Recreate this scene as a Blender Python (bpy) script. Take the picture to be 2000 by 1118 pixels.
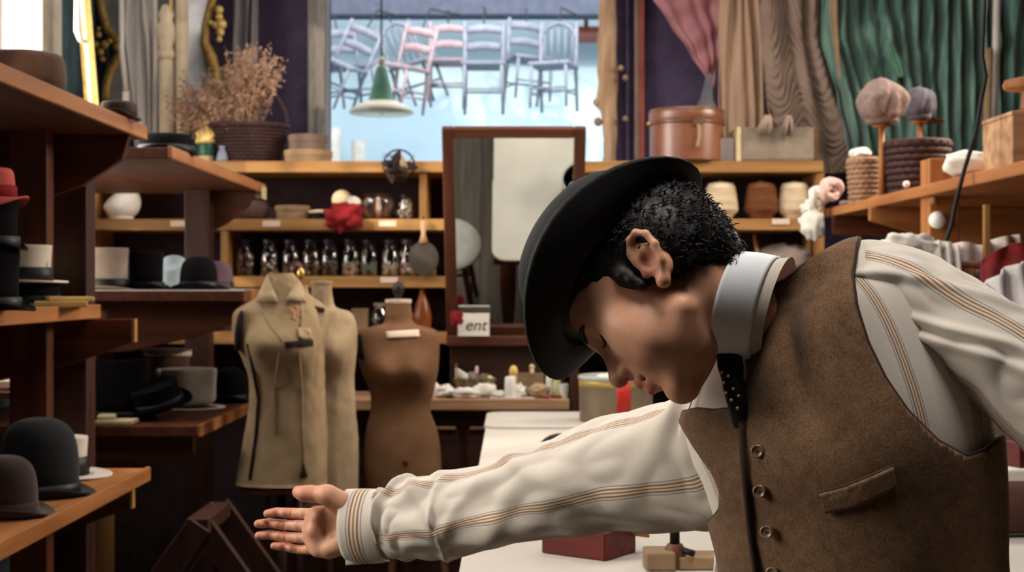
import bpy, math, random
import numpy as np
from mathutils import Vector, Matrix, noise as mnoise

for o in list(bpy.data.objects):
    bpy.data.objects.remove(o)
scene = bpy.context.scene
COL = scene.collection
PI = math.pi
random.seed(7)
FPX, CX, CY, EYE = 2700.0, 1000.0, 559.0, 1.45

# ------------------------------------------------------------------ camera, world, light, exposure
cam_d = bpy.data.cameras.new('camera')
cam_d.sensor_width = 36.0
cam_d.lens = FPX * 36.0 / 2000.0
cam_d.dof.use_dof = True
cam_d.dof.focus_distance = 1.7
cam_d.dof.aperture_fstop = 9.0
cam = bpy.data.objects.new('camera', cam_d)
COL.objects.link(cam)
cam.location = (0, 0, EYE)
cam.rotation_euler = (PI / 2, 0, 0)
scene.camera = cam

wd = bpy.data.worlds.new('daylight')
scene.world = wd
wd.use_nodes = True
wd.node_tree.nodes['Background'].inputs[0].default_value = (0.97, 0.985, 1.0, 1)
wd.node_tree.nodes['Background'].inputs[1].default_value = 1.15

vs = scene.view_settings
vs.view_transform = 'Standard'
vs.look = 'None'
vs.gamma = 1.0
vs.use_curve_mapping = False
vs.exposure = 0.0
scene.display_settings.display_device = 'sRGB'

def area(name, loc, target, sx, sy, power, col, spread=180):
    d = bpy.data.lights.new(name, 'AREA')
    d.shape = 'RECTANGLE'
    d.size, d.size_y = sx, sy
    d.energy = power
    d.color = col
    d.spread = math.radians(spread)
    o = bpy.data.objects.new(name, d)
    COL.objects.link(o)
    o.location = loc
    o.rotation_euler = (Vector(target) - Vector(loc)).to_track_quat('-Z', 'Y').to_euler()
    return o

# daylight of the tall window in the left wall beside the photographer
area('window_and_fill_light', (-2.32, 1.75, 2.35), (0.4, 1.70, 1.25), 1.5, 1.6, 88, (1.0, 0.93, 0.83))
# window of the left wall further back (the one whose corner is in view)
area('window_and_fill_light', (-2.34, 5.0, 2.5), (0.0, 5.25, 2.0), 1.8, 1.8, 170, (1.0, 0.93, 0.83))
# skylight above the work bench
area('skylight', (0.3, 4.9, 3.66), (0.3, 5.3, 0.9), 2.6, 2.0, 78, (1.0, 0.95, 0.88), 150)
area('skylight', (0.25, 1.22, 3.64), (0.45, 1.5, 1.2), 0.9, 0.9, 26, (1.0, 0.95, 0.90), 120)
# added fill lamp before the solid right wall, brightening the left racks
area('window_and_fill_light', (2.7, 5.2, 2.95), (-1.4, 4.5, 1.2), 1.3, 0.9, 52, (1.0, 0.88, 0.72), 120)
sd = bpy.data.lights.new('low_sun', 'SUN'); sd.energy = 3.0; sd.angle = math.radians(1.5); sd.color = (1.0, 0.86, 0.62)
so_ = bpy.data.objects.new('low_sun', sd); COL.objects.link(so_)
so_.rotation_euler = Vector((.62, .72, -.30)).to_track_quat('-Z', 'Y').to_euler()
# roof lights of the hall beyond the opening
area('skylight', (0.6, 10.6, 6.2), (0.3, 14.0, 3.0), 6.0, 3.0, 760, (0.97, 0.99, 1.0))

# ------------------------------------------------------------------ helpers
def lin(c):
    return tuple(((v / 255) / 12.92) if v / 255 <= 0.04045 else (((v / 255) + 0.055) / 1.055) ** 2.4 for v in c)

def at(px, py, d):
    """the point seen at pixel (px, py) of the photograph, d metres into the room"""
    return Vector(((px - CX) / FPX * d, d, EYE + (CY - py) / FPX * d))

def on(px, d, z):
    return Vector(((px - CX) / FPX * d, d, z))

def proj(P):
    P = np.asarray(P)
    return np.stack([CX + P[:, 0] / P[:, 1] * FPX, CY - (P[:, 2] - EYE) / P[:, 1] * FPX], 1)

class G:
    def __init__(s):
        s.V = []; s.F = []
    def add(s, V, F):
        n = len(s.V)
        s.V += [tuple(v) for v in V]
        s.F += [tuple(i + n for i in f) for f in F]
        return s
    def box(s, c, d, rz=0.0, M=None):
        x, y, z = (v / 2 for v in d)
        P = [(-x,-y,-z),(x,-y,-z),(x,y,-z),(-x,y,-z),(-x,-y,z),(x,-y,z),(x,y,z),(-x,y,z)]
        m = Matrix.Translation(Vector(c)) @ Matrix.Rotation(rz, 4, 'Z')
        if M is not None:
            m = m @ M
        return s.add([m @ Vector(p) for p in P], [(3,2,1,0),(4,5,6,7),(0,1,5,4),(1,2,6,5),(2,3,7,6),(3,0,4,7)])
    def prism(s, poly, y0, y1, axis='y'):
        n = len(poly)
        if axis == 'y':
            A = [(a, y0, b) for a, b in poly] + [(a, y1, b) for a, b in poly]
        elif axis == 'x':
            A = [(y0, a, b) for a, b in poly] + [(y1, a, b) for a, b in poly]
        else:
            A = [(a, b, y0) for a, b in poly] + [(a, b, y1) for a, b in poly]
        F = [tuple(range(n)), tuple(range(2 * n - 1, n - 1, -1))]
        F += [(i, i + n, (i + 1) % n + n, (i + 1) % n) for i in range(n)]
        return s.add(A, F)
    def tube(s, pts, r, n=8, sq=1.0, caps=True):
        pts = [Vector(p) for p in pts]
        m = len(pts)
        rr = r if isinstance(r, (list, tuple)) else [r] * m
        V = []; F = []
        up = None
        for i in range(m):
            t = (pts[min(i + 1, m - 1)] - pts[max(i - 1, 0)])
            t = t.normalized() if t.length > 1e-9 else Vector((0, 0, 1))
            if up is None:
                a = Vector((0, 0, 1)) if abs(t.z) < 0.9 else Vector((1, 0, 0))
                up = (a - t * a.dot(t)).normalized()
            else:
                up = up - t * up.dot(t)
                up = up.normalized() if up.length > 1e-6 else t.orthogonal().normalized()
            side = t.cross(up)
            for k in range(n):
                a = 2 * PI * k / n
                V.append(pts[i] + (up * math.cos(a) * sq + side * math.sin(a)) * rr[i])
        for i in range(m - 1):
            for k in range(n):
                F.append((i*n+k, i*n+(k+1)%n, (i+1)*n+(k+1)%n, (i+1)*n+k))
        if caps:
            F.append(tuple(range(n - 1, -1, -1)))
            F.append(tuple(range((m - 1) * n, m * n)))
        return s.add(V, F)
    def lathe(s, prof, n=32, sx=1.0, sy=1.0, c=(0, 0, 0), M=None, fn=None):
        V = []; F = []
        for r, z in prof:
            for k in range(n):
                a = 2 * PI * k / n
                v = Vector((r * sx * math.cos(a), r * sy * math.sin(a), z))
                if fn: v = fn(v, a, r)
                V.append(v)
        m = len(prof)
        for i in range(m - 1):
            for k in range(n):
                F.append((i*n+k, i*n+(k+1)%n, (i+1)*n+(k+1)%n, (i+1)*n+k))
        if prof[0][0] < 1e-3 or True:
            F.append(tuple(range(n - 1, -1, -1)))
            F.append(tuple(range((m - 1) * n, m * n)))
        T = Matrix.Translation(Vector(c))
        if M is not None: T = T @ M
        return s.add([T @ v for v in V], F)
    def ball(s, c, r, n=12, m=8, sc=(1, 1, 1)):
        return s.lathe([(max(1e-4, r * math.sin(PI * i / m)), -r * math.cos(PI * i / m) * sc[2]) for i in range(m + 1)], n, sc[0], sc[1], c)
    def grid(s, fn, nu, nv, close=False):
        V = [fn(i / (nu - (0 if close else 1)), j / (nv - 1)) for j in range(nv) for i in range(nu)]
        F = []
        for j in range(nv - 1):
            for i in range(nu if close else nu - 1):
                F.append((j*nu+i, j*nu+(i+1)%nu, (j+1)*nu+(i+1)%nu, (j+1)*nu+i))
        return s.add(V, F)

def raw(name, V, F, mat, parent=None, smooth=True):
    me = bpy.data.meshes.new(name)
    me.from_pydata([tuple(v) for v in V], [], [tuple(f) for f in F])
    me.update()
    if mat: me.materials.append(mat)
    if smooth: me.polygons.foreach_set('use_smooth', [True] * len(me.polygons))
    o = bpy.data.objects.new(name, me)
    COL.objects.link(o)
    if parent is not None: o.parent = parent
    return o

def origin(o):
    p = Vector((0, 0, 0))
    while o is not None:
        p += o.location
        o = o.parent
    return p

def obj(name, g, mat, parent=None, smooth=False, bevel=0.0, solid=0.0, sub=0, world=False, loc=None, rot=None, autos=None):
    V = g.V
    if world and parent is not None:
        L = origin(parent)
        V = [(v[0]-L.x, v[1]-L.y, v[2]-L.z) for v in V]
    o = raw(name, V, g.F, mat, parent, smooth)
    if loc is not None: o.location = loc
    if rot is not None: o.rotation_euler = rot
    if solid:
        m = o.modifiers.new('solid', 'SOLIDIFY'); m.thickness = solid; m.offset = 0
    if bevel:
        m = o.modifiers.new('bevel', 'BEVEL'); m.width = bevel; m.segments = 2; m.limit_method = 'ANGLE'; m.angle_limit = 0.7
    if sub:
        m = o.modifiers.new('sub', 'SUBSURF'); m.levels = sub; m.render_levels = sub
    if autos:
        o.data.polygons.foreach_set('use_smooth', [True] * len(o.data.polygons))
        o.data.set_sharp_from_angle(angle=autos)
    return o

def tag(o, label, cat, group=None, kind=None):
    if label: o['label'] = label
    if cat: o['category'] = cat
    if group: o['group'] = group
    if kind: o['kind'] = kind
    return o

def thing(name, label, cat, loc=(0, 0, 0), rz=0.0, group=None, rot=None):
    o = bpy.data.objects.new(name, None)
    o.empty_display_size = 0.05
    COL.objects.link(o)
    o.location = loc
    o.rotation_euler = rot if rot is not None else (0, 0, rz)
    return tag(o, label, cat, group)

def struct(name, g, mat, **k):
    o = obj(name, g, mat, **k)
    if o.parent is None: o['kind'] = 'structure'
    return o

def copytree(o, parent=None):
    c = o.copy(); COL.objects.link(c)
    if parent is not None: c.parent = parent
    for ch in o.children: copytree(ch, c)
    return c

# ------------------------------------------------------------------ materials
MATS = {}
def M(name, col, col2=None, rough=0.7, metal=0.0, scale=12.0, bump=0.0, bscale=90.0, stretch=(1, 1, 1), sheen=0.0, spec=0.35, alpha=1.0, trans=0.0, rnd=0.08, detail=4, emit=None):
    if name in MATS: return MATS[name]
    m = bpy.data.materials.new(name); m.use_nodes = True
    N, L = m.node_tree.nodes, m.node_tree.links
    b = N['Principled BSDF']
    b.inputs['Roughness'].default_value = rough
    b.inputs['Metallic'].default_value = metal
    b.inputs['Specular IOR Level'].default_value = spec
    if sheen:
        b.inputs['Sheen Weight'].default_value = sheen
    if trans:
        b.inputs['Transmission Weight'].default_value = trans
    if alpha < 1: b.inputs['Alpha'].default_value = alpha
    c1 = lin(col); c2 = lin(col2) if col2 else tuple(v * 0.8 for v in c1)
    tc = N.new('ShaderNodeTexCoord'); mp = N.new('ShaderNodeMapping')
    mp.inputs['Scale'].default_value = stretch
    L.new(tc.outputs['Object'], mp.inputs['Vector'])
    nz = N.new('ShaderNodeTexNoise'); nz.inputs['Scale'].default_value = scale; nz.inputs['Detail'].default_value = detail
    L.new(mp.outputs[0], nz.inputs['Vector'])
    rp = N.new('ShaderNodeValToRGB')
    rp.color_ramp.elements[0].position = 0.35; rp.color_ramp.elements[0].color = (*c2, 1)
    rp.color_ramp.elements[1].position = 0.65; rp.color_ramp.elements[1].color = (*c1, 1)
    L.new(nz.outputs['Fac'], rp.inputs['Fac'])
    hv = N.new('ShaderNodeHueSaturation')
    oi = N.new('ShaderNodeObjectInfo')
    mr = N.new('ShaderNodeMapRange'); mr.inputs['To Min'].default_value = 1 - rnd; mr.inputs['To Max'].default_value = 1 + rnd
    L.new(oi.outputs['Random'], mr.inputs['Value']); L.new(mr.outputs[0], hv.inputs['Value'])
    L.new(rp.outputs['Color'], hv.inputs['Color'])
    L.new(hv.outputs['Color'], b.inputs['Base Color'])
    if bump:
        n2 = N.new('ShaderNodeTexNoise'); n2.inputs['Scale'].default_value = bscale; n2.inputs['Detail'].default_value = 3
        L.new(mp.outputs[0], n2.inputs['Vector'])
        bp = N.new('ShaderNodeBump'); bp.inputs['Strength'].default_value = bump; bp.inputs['Distance'].default_value = 0.004
        L.new(n2.outputs['Fac'], bp.inputs['Height']); L.new(bp.outputs[0], b.inputs['Normal'])
    if emit:
        b.inputs['Emission Color'].default_value = (*lin(emit[0]), 1); b.inputs['Emission Strength'].default_value = emit[1]
    MATS[name] = m
    return m

def glass(name, col=(1, 1, 1), mix=0.14, rough=0.05):
    """thin clear glass: a pane that lets most light straight through and mirrors a little of the room"""
    if name in MATS: return MATS[name]
    m = bpy.data.materials.new(name); m.use_nodes = True
    N, L = m.node_tree.nodes, m.node_tree.links
    N.remove(N['Principled BSDF'])
    t = N.new('ShaderNodeBsdfTransparent'); t.inputs[0].default_value = (*col, 1)
    g_ = N.new('ShaderNodeBsdfGlossy'); g_.inputs['Roughness'].default_value = rough
    fr = N.new('ShaderNodeLayerWeight'); fr.inputs['Blend'].default_value = mix
    mx = N.new('ShaderNodeMixShader')
    L.new(fr.outputs['Facing'], mx.inputs[0]); L.new(t.outputs[0], mx.inputs[1]); L.new(g_.outputs[0], mx.inputs[2])
    L.new(mx.outputs[0], N['Material Output'].inputs['Surface'])
    MATS[name] = m
    return m

def stripes(name, along, period, stops, base, rough=0.75, bump=0.15, wave=0.004):
    """woven stripes that follow the float attribute `along` (metres across the cloth)"""
    m = bpy.data.materials.new(name); m.use_nodes = True
    N, L = m.node_tree.nodes, m.node_tree.links
    b = N['Principled BSDF']; b.inputs['Roughness'].default_value = rough; b.inputs['Specular IOR Level'].default_value = 0.25
    b.inputs['Sheen Weight'].default_value = 0.15
    a = N.new('ShaderNodeAttribute'); a.attribute_name = along
    tc = N.new('ShaderNodeTexCoord')
    nz = N.new('ShaderNodeTexNoise'); nz.inputs['Scale'].default_value = 14
    L.new(tc.outputs['Object'], nz.inputs['Vector'])
    s1 = N.new('ShaderNodeMath'); s1.operation = 'MULTIPLY_ADD'; s1.inputs[1].default_value = wave; 
    L.new(nz.outputs['Fac'], s1.inputs[0]); L.new(a.outputs['Fac'], s1.inputs[2])
    s2 = N.new('ShaderNodeMath'); s2.operation = 'DIVIDE'; s2.inputs[1].default_value = period
    L.new(s1.outputs[0], s2.inputs[0])
    s3 = N.new('ShaderNodeMath'); s3.operation = 'FRACT'; L.new(s2.outputs[0], s3.inputs[0])
    rp = N.new('ShaderNodeValToRGB'); rp.color_ramp.interpolation = 'CONSTANT'
    els = rp.color_ramp.elements
    els[0].position = 0.0; els[0].color = (*lin(base), 1)
    els[1].position = stops[0][0]; els[1].color = (*lin(stops[0][1]), 1)
    for p, c_ in stops[1:]:
        e = els.new(p); e.color = (*lin(c_), 1)
    L.new(s3.outputs[0], rp.inputs['Fac']); L.new(rp.outputs['Color'], b.inputs['Base Color'])
    n2 = N.new('ShaderNodeTexNoise'); n2.inputs['Scale'].default_value = 700
    L.new(tc.outputs['Object'], n2.inputs['Vector'])
    bp = N.new('ShaderNodeBump'); bp.inputs['Strength'].default_value = bump; bp.inputs['Distance'].default_value = 0.001
    L.new(n2.outputs['Fac'], bp.inputs['Height']); L.new(bp.outputs[0], b.inputs['Normal'])
    return m

def attr(o, name, vals):
    a = o.data.attributes.new(name, 'FLOAT', 'POINT')
    a.data.foreach_set('value', np.asarray(vals, dtype=np.float32))

WOODX = (2.0, 26, 26); WOODY = (26, 2.0, 26); WOODZ = (26, 26, 2.0)
def wood(kind, ax):
    st = {'x': WOODX, 'y': WOODY, 'z': WOODZ}[ax]
    pal = {'pine': ((178, 132, 78), (146, 100, 54)), 'rack': ((98, 48, 25), (68, 30, 15)), 'dark': ((66, 34, 22), (44, 20, 13)),
           'frame': ((104, 58, 36), (78, 40, 24)), 'bench': ((190, 150, 112), (150, 108, 74)), 'orange': ((174, 114, 64), (146, 88, 44)),
           'box': ((104, 34, 24), (76, 22, 16))}[kind]
    return M('wood_%s_%s' % (kind, ax), pal[0], pal[1], rough=0.55, scale=1.0, stretch=st, bump=0.15, bscale=3.0)

m_plaster_dark = M('plaster_blue', (74, 78, 100), (62, 64, 84), 0.85)
m_dark_wall = M('plaster_dark_brown', (44, 34, 34), (36, 28, 28), 0.9)
m_teal = M('plaster_teal', (84, 108, 118), (70, 92, 102), 0.85)
m_purple = M('plaster_plum', (86, 72, 100), (74, 60, 90), 0.85)
m_white_paint = M('paint_white', (214, 206, 196), (196, 188, 178), 0.6)
m_far = M('plaster_pale_blue', (184, 204, 212), (166, 190, 204), 0.9, scale=1.2)
m_far_band = M('plaster_slate', (66, 72, 88), (58, 64, 80), 0.9)
m_floor = M('floor_boards', (128, 114, 102), (102, 90, 80), 0.6, scale=1, stretch=WOODY)
m_gold = M('gilt', (246, 220, 140), (226, 188, 100), 0.42, 0.2, scale=30, bump=0.2, spec=0.6)
m_gold_dull = M('gilt_dull', (190, 158, 88), (150, 118, 58), 0.5, 0.25, scale=30, bump=0.3)
m_paper = M('paper', (232, 226, 214), (222, 214, 202), 0.8, scale=3)
m_label = M('label_paper', (232, 210, 190), (222, 198, 178), 0.8)
m_black_felt = M('felt_black', (14, 12, 15), (9, 8, 11), 0.95, sheen=0.0, spec=0.12, bump=0.2, bscale=300)
m_navy_felt = M('felt_navy', (11, 11, 18), (8, 8, 13), 0.9, sheen=0.1, bump=0.2, bscale=300)
m_brown_felt = M('felt_brown', (92, 60, 44), (70, 44, 32), 0.9, sheen=0.2, bump=0.2, bscale=300)
m_dkbrown_felt = M('felt_dark_brown', (46, 22, 14), (34, 16, 10), 0.9, sheen=0.2, bump=0.2, bscale=300)
m_white_felt = M('felt_white', (220, 210, 196), (204, 192, 178), 0.9, bump=0.15, bscale=300)
m_grey_felt = M('felt_grey', (150, 134, 126), (128, 114, 106), 0.9, bump=0.2, bscale=300)
m_blue_felt = M('felt_pale_blue', (176, 190, 196), (150, 166, 174), 0.9)
m_mauve_felt = M('felt_mauve', (96, 72, 84), (76, 56, 68), 0.9)
m_pink_felt = M('felt_pink', (206, 92, 84), (180, 72, 66), 0.9)
m_ribbon = M('ribbon_black', (12, 10, 12), (8, 7, 8), 0.5)
m_muslin = M('muslin', (160, 136, 104), (142, 118, 88), 0.9, bump=0.3, bscale=400)
m_muslin_pale = M('muslin_pale', (178, 154, 124), (160, 136, 106), 0.9, bump=0.3, bscale=400)
m_form = M('dress_form_linen', (130, 94, 64), (110, 76, 50), 0.9, scale=8, bump=0.25, bscale=400)
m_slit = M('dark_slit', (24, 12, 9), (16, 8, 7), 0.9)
m_red_cloth = M('red_wool', (140, 24, 32), (108, 14, 20), 0.95, bump=0.4, bscale=160)
m_white_cloth = M('white_cloth', (236, 230, 220), (220, 212, 202), 0.9, bump=0.2, bscale=200)
m_pink_cloth = M('pink_cloth', (228, 196, 184), (212, 174, 164), 0.9)
m_wicker = M('wicker', (132, 96, 80), (98, 68, 58), 0.8, scale=60, bump=0.5, bscale=120)
m_wicker_dark = M('wicker_dark', (68, 40, 36), (46, 26, 26), 0.7, scale=60, bump=0.5, bscale=120)
m_wicker_light = M('wicker_light', (172, 134, 104), (140, 104, 78), 0.8, scale=60, bump=0.5, bscale=120)
m_dried = M('dried_flower', (200, 164, 138), (164, 128, 106), 0.95, scale=40)
m_leather = M('leather_tan', (134, 84, 60), (116, 68, 46), 0.32, scale=6, bump=0.15, bscale=120, spec=0.6)
m_leather_dk = M('leather_strap', (104, 66, 44), (84, 50, 34), 0.5)
m_brass = M('brass', (206, 170, 96), (170, 134, 66), 0.35, 0.8)
m_canvas = M('canvas_grey', (148, 134, 116), (128, 114, 100), 0.9, bump=0.3, bscale=200)
m_cream_edge = M('canvas_cream', (216, 198, 156), (198, 178, 138), 0.8)
m_yarn_cream = M('yarn_cream', (226, 206, 176), (208, 186, 154), 0.95, stretch=(1, 1, 30), scale=8, bump=0.5, bscale=12)
m_yarn_brown = M('yarn_brown', (124, 76, 42), (100, 58, 30), 0.95, stretch=(1, 1, 30), scale=8, bump=0.5, bscale=12)
m_green_enamel = M('enamel_green', (104, 148, 120), (88, 130, 104), 0.35)
m_cream_enamel = M('enamel_cream', (216, 206, 180), (202, 190, 164), 0.4)
m_velvet = M('velvet_green', (108, 150, 132), (58, 94, 94), 0.8, sheen=0.5, stretch=(10, 10, 1.2), scale=3, bump=0.3, bscale=40)  # lit and shaded folds put into the colour as vertical streaks
m_taupe = M('curtain_taupe', (150, 128, 114), (134, 112, 100), 0.9, scale=5, bump=0.2, bscale=80)
m_beige_curtain = M('curtain_beige', (178, 148, 124), (160, 130, 108), 0.9, stretch=(14, 14, 1), scale=3)
m_pinkdrape = M('drape_pink', (172, 120, 124), (152, 100, 108), 0.9, scale=5, bump=0.2, bscale=50)
m_sheer = M('curtain_white', (226, 222, 218), (208, 204, 204), 0.9, stretch=(10, 10, 1), scale=3)
m_greycurt = M('curtain_grey', (134, 128, 134), (116, 110, 118), 0.9, stretch=(10, 10, 1), scale=3)
m_plasterwhite = M('plaster_white', (222, 206, 180), (202, 184, 158), 0.8, bump=0.2)
m_tweed_cap = M('cap_tweed', (132, 110, 104), (112, 92, 88), 0.95, scale=60, bump=0.4, bscale=200)
m_tweed_cap2 = M('cap_grey', (96, 90, 98), (80, 74, 84), 0.95, scale=60, bump=0.4, bscale=200)
m_cable = M('rubber_black', (18, 14, 16), (14, 11, 13), 0.6)
m_iron = M('iron_black', (24, 18, 18), (18, 13, 13), 0.5, 0.3)
m_mirror = M('mirror_silver', (225, 232, 230), (222, 229, 227), 0.02, 1.0, rnd=0)
m_glass = glass('clear_glass', mix=0.35)
m_pane = glass('window_glass', mix=0.12, rough=0.02)
m_ink = M('ink_brown', (70, 34, 26), (60, 28, 20), 0.8)
m_redpaint = M('paint_red', (188, 40, 26), (168, 30, 20), 0.5)
m_cardb = M('cardboard', (150, 122, 92), (130, 104, 78), 0.85)
m_tin = M('tin', (150, 134, 112), (124, 108, 90), 0.4, 0.5, scale=8)
m_chair_far = M('chair_haze_grey', (108, 112, 124), (92, 96, 110), 0.75)  # haze over the far chairs is put into their wood colours
m_chair_far2 = M('chair_haze_mauve', (140, 122, 128), (122, 106, 114), 0.75)
m_bark = M('plank_raw', (196, 164, 134), (160, 126, 98), 0.9, stretch=(8, 8, 1.5), scale=3, bump=0.5, bscale=20)
m_redstrip = M('moulding_red', (150, 78, 66), (126, 60, 52), 0.7)
m_tanstrip = M('moulding_tan', (142, 120, 104), (124, 102, 88), 0.7)
m_yellow = M('bottle_yellow', (236, 204, 130), (222, 186, 108), 0.5)
m_white_ceramic = M('ceramic_white', (238, 234, 226), (228, 222, 212), 0.3)
m_skin_dummy = None
# ------------------------------------------------------------------ the setting
g = G(); g.box((0.45, 2.5, -0.05), (5.1, 9.6, 0.1))
floor = struct('floor', g, m_floor)
for i in range(21):          # the boards that lie around the table and the forms
    b = G(); b.box((0, 0, 0), (0.235, 4.6, 0.014))
    p = obj('plank', b, m_floor, floor, loc=(-1.98 + 0.24 * i, 4.85, 0.004), bevel=0.003)
def holed_wall(g, x, t, y0, y1, z1, holes):
    ys = y0
    for a, b_, za, zb in holes:
        g.box((x, (ys + a) / 2, z1 / 2), (t, a - ys, z1))
        g.box((x, (a + b_) / 2, za / 2), (t, b_ - a, za))
        g.box((x, (a + b_) / 2, (zb + z1) / 2), (t, b_ - a, z1 - zb))
        ys = b_
    g.box((x, (ys + y1) / 2, z1 / 2), (t, y1 - ys, z1))
g = G(); holed_wall(g, -2.17, 0.14, -2.2, 7.3, 3.7, [(0.85, 2.65, 1.35, 3.3), (4.0, 6.05, 1.45, 3.45)])
struct('wall_left', g, m_teal)
g = G(); g.box((3.07, 2.5, 1.85), (0.14, 9.6, 3.7)); struct('wall_right', g, m_dark_wall)
g = G(); g.box((0.45, -2.27, 1.85), (5.38, 0.14, 3.7)); struct('wall_front', g, m_dark_wall)
# back wall with the wide opening to the hall
OX0, OX1 = (640 - CX) / FPX * 7.2, (1182 - CX) / FPX * 7.2
g = G()
g.box(((-2.1 + OX0) / 2, 7.27, 1.85), (OX0 + 2.1, 0.14, 3.7))
g.box(((3.0 + OX1) / 2, 7.27, 1.85), (3.0 - OX1, 0.14, 3.7))
g.box(((OX0 + OX1) / 2, 7.27, 0.9), (OX1 - OX0, 0.14, 1.8))
g.box(((OX0 + OX1) / 2, 7.27, 3.6), (OX1 - OX0, 0.14, 0.2))
struct('wall_back', g, m_purple)
g = G(); g.box((0.45, 2.5, 3.75), (5.38, 9.7, 0.1)); struct('ceiling', g, m_dark_wall)
# windows
def window(name, y0, y1, z0, z1, nv, nh):
    f = G(); x = -2.1
    for yy in (y0, y1): f.box((x, yy, (z0 + z1) / 2), (0.16, 0.10, z1 - z0 + 0.1))
    for zz in (z0, z1): f.box((x, (y0 + y1) / 2, zz), (0.16, y1 - y0, 0.10))
    w = struct(name, f, m_white_paint, bevel=0.006)
    for i in range(1, nv):
        b = G(); yy = y0 + (y1 - y0) * i / nv
        b.box((x - 0.02, yy, (z0 + z1) / 2), (0.04, 0.035, z1 - z0)); obj('glazing_bar', b, m_white_paint, w)
    for i in range(1, nh):
        b = G(); zz = z0 + (z1 - z0) * i / nh
        b.box((x - 0.02, (y0 + y1) / 2, zz), (0.045, y1 - y0, 0.045)); obj('glazing_bar', b, m_white_paint, w)
    for i in range(nv):
        for j in range(nh):
            a, c = y0 + (y1 - y0) * i / nv, z0 + (z1 - z0) * j / nh
            b = G(); b.box((x - 0.02, a + (y1 - y0) / nv / 2, c + (z1 - z0) / nh / 2), (0.004, (y1 - y0) / nv - 0.02, (z1 - z0) / nh - 0.02))
            obj('pane', b, m_pane, w)
window('window_1', 4.05, 6.0, 1.5, 3.4, 6, 3)
window('window_2', 0.9, 2.6, 1.4, 3.25, 4, 4)
# trim: window casing, pilaster at the opening, mouldings to its right
g = G(); g.box((-2.08, 6.16, 2.45), (0.10, 0.17, 2.2)); struct('trim_1', g, m_white_paint, bevel=0.01)
g = G(); g.box((on(622, 7.15, 0).x, 7.15, 2.4), (0.10, 0.10, 1.6))
g.box((on(622, 7.12, 0).x + 0.015, 7.1, 2.4), (0.05, 0.03, 1.6))
struct('trim_2', g, M('pilaster_grey', (150, 144, 142), (128, 122, 122), 0.8, stretch=(8, 8, 1)), bevel=0.01)
for i, (px, w_, mt) in enumerate([(1243, 0.022, m_tanstrip), (1253, 0.03, m_redstrip), (1225, 0.016, m_purple)]):
    g = G(); g.box((on(px, 7.16, 0).x, 7.17, 2.5), (w_, 0.05, 1.9)); struct('trim_%d' % (i + 3), g, mt, bevel=0.004)
# rough plank whose bark edge faces the opening
g = G()
def bark(u, v):
    z = 1.9 + v * 1.55
    x0 = on(1168 + 8 * mnoise.noise((0, z * 3.0, 1)) + 5 * mnoise.noise((0, z * 9.0, 4)) + (6 if z < 2.35 else 0), 7.1, 0).x
    x1 = on(1205 + 5 * mnoise.noise((0, z * 5.0, 7)), 7.1, 0).x
    a = 2 * PI * u
    return Vector(((x0 + x1) / 2 + (x1 - x0) / 2 * math.cos(a), 7.11 + 0.035 * math.sin(a), z))
g.grid(bark, 24, 60, close=True)
bk = obj('raw_plank', g, m_bark, smooth=True)
tag(bk, 'pale raw plank with a wavy bark edge standing at the opening to the hall', 'plank')
for (px, py) in ((1213, 133), (1222, 152), (1222, 232)):
    k = G(); k.ball(at(px, py, 7.05), 0.016, 10, 6, (1, 1, 1)); obj('bark_knot', k, m_muslin, bk, smooth=True)
for (px, py) in ((1167, 200), (1168, 238), (1188, 70)):
    k = G(); k.ball(at(px, py, 7.1), 0.024, 10, 6, (1, 1, 1)); obj('bark_knot', k, m_bark, bk, smooth=True)

# the hall beyond: pale blue end wall, side walls, floor, roof beam (its glazed roof is open to the sky)
g = G(); g.box((0.3, 14.3, 2.9), (12.6, 0.2, 5.8)); struct('wall_far', g, m_far)
g = G(); g.box((-6.0, 10.8, 2.9), (0.2, 7.0, 5.8)); struct('wall_hall_left', g, m_far)
g = G(); g.box((6.6, 10.8, 2.9), (0.2, 7.0, 5.8)); struct('wall_hall_right', g, m_far)
g = G(); g.box((0.3, 10.8, -0.05), (12.6, 7.0, 0.1)); struct('floor_hall', g, m_far)
g = G(); g.box((0.3, 13.45, at(0, 33, 13.4).z + 0.3), (12.4, 0.25, 0.6)); struct('trim_6', g, m_far_band, bevel=0.02)
g = G(); g.box((at(1160, 57, 13.6).x, 13.9, at(1160, 57, 13.6).z), (0.36, 0.5, 0.07)); g.box((at(1145, 45, 13.9).x, 13.95, at(0, 40, 13.9).z), (0.03, 0.3, 0.2))
tag(obj('wall_bracket_shelf', g, m_redstrip), 'short reddish board bracket high on the pale blue hall wall', 'bracket')
for px in (652, 700):
    g = G(); a = at(px, 280, 13.9); g.tube([(a.x, 13.9, 0), (a.x, 13.9, at(0, 250 if px < 660 else 275, 13.9).z)], 0.07, 10)
    tag(obj('white_post', g, m_white_paint, smooth=True, autos=0.6), ('pale post at the left edge of the hall opening' if px < 660 else 'pale low post under the pendant lamp in the hall'), 'post')

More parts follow.
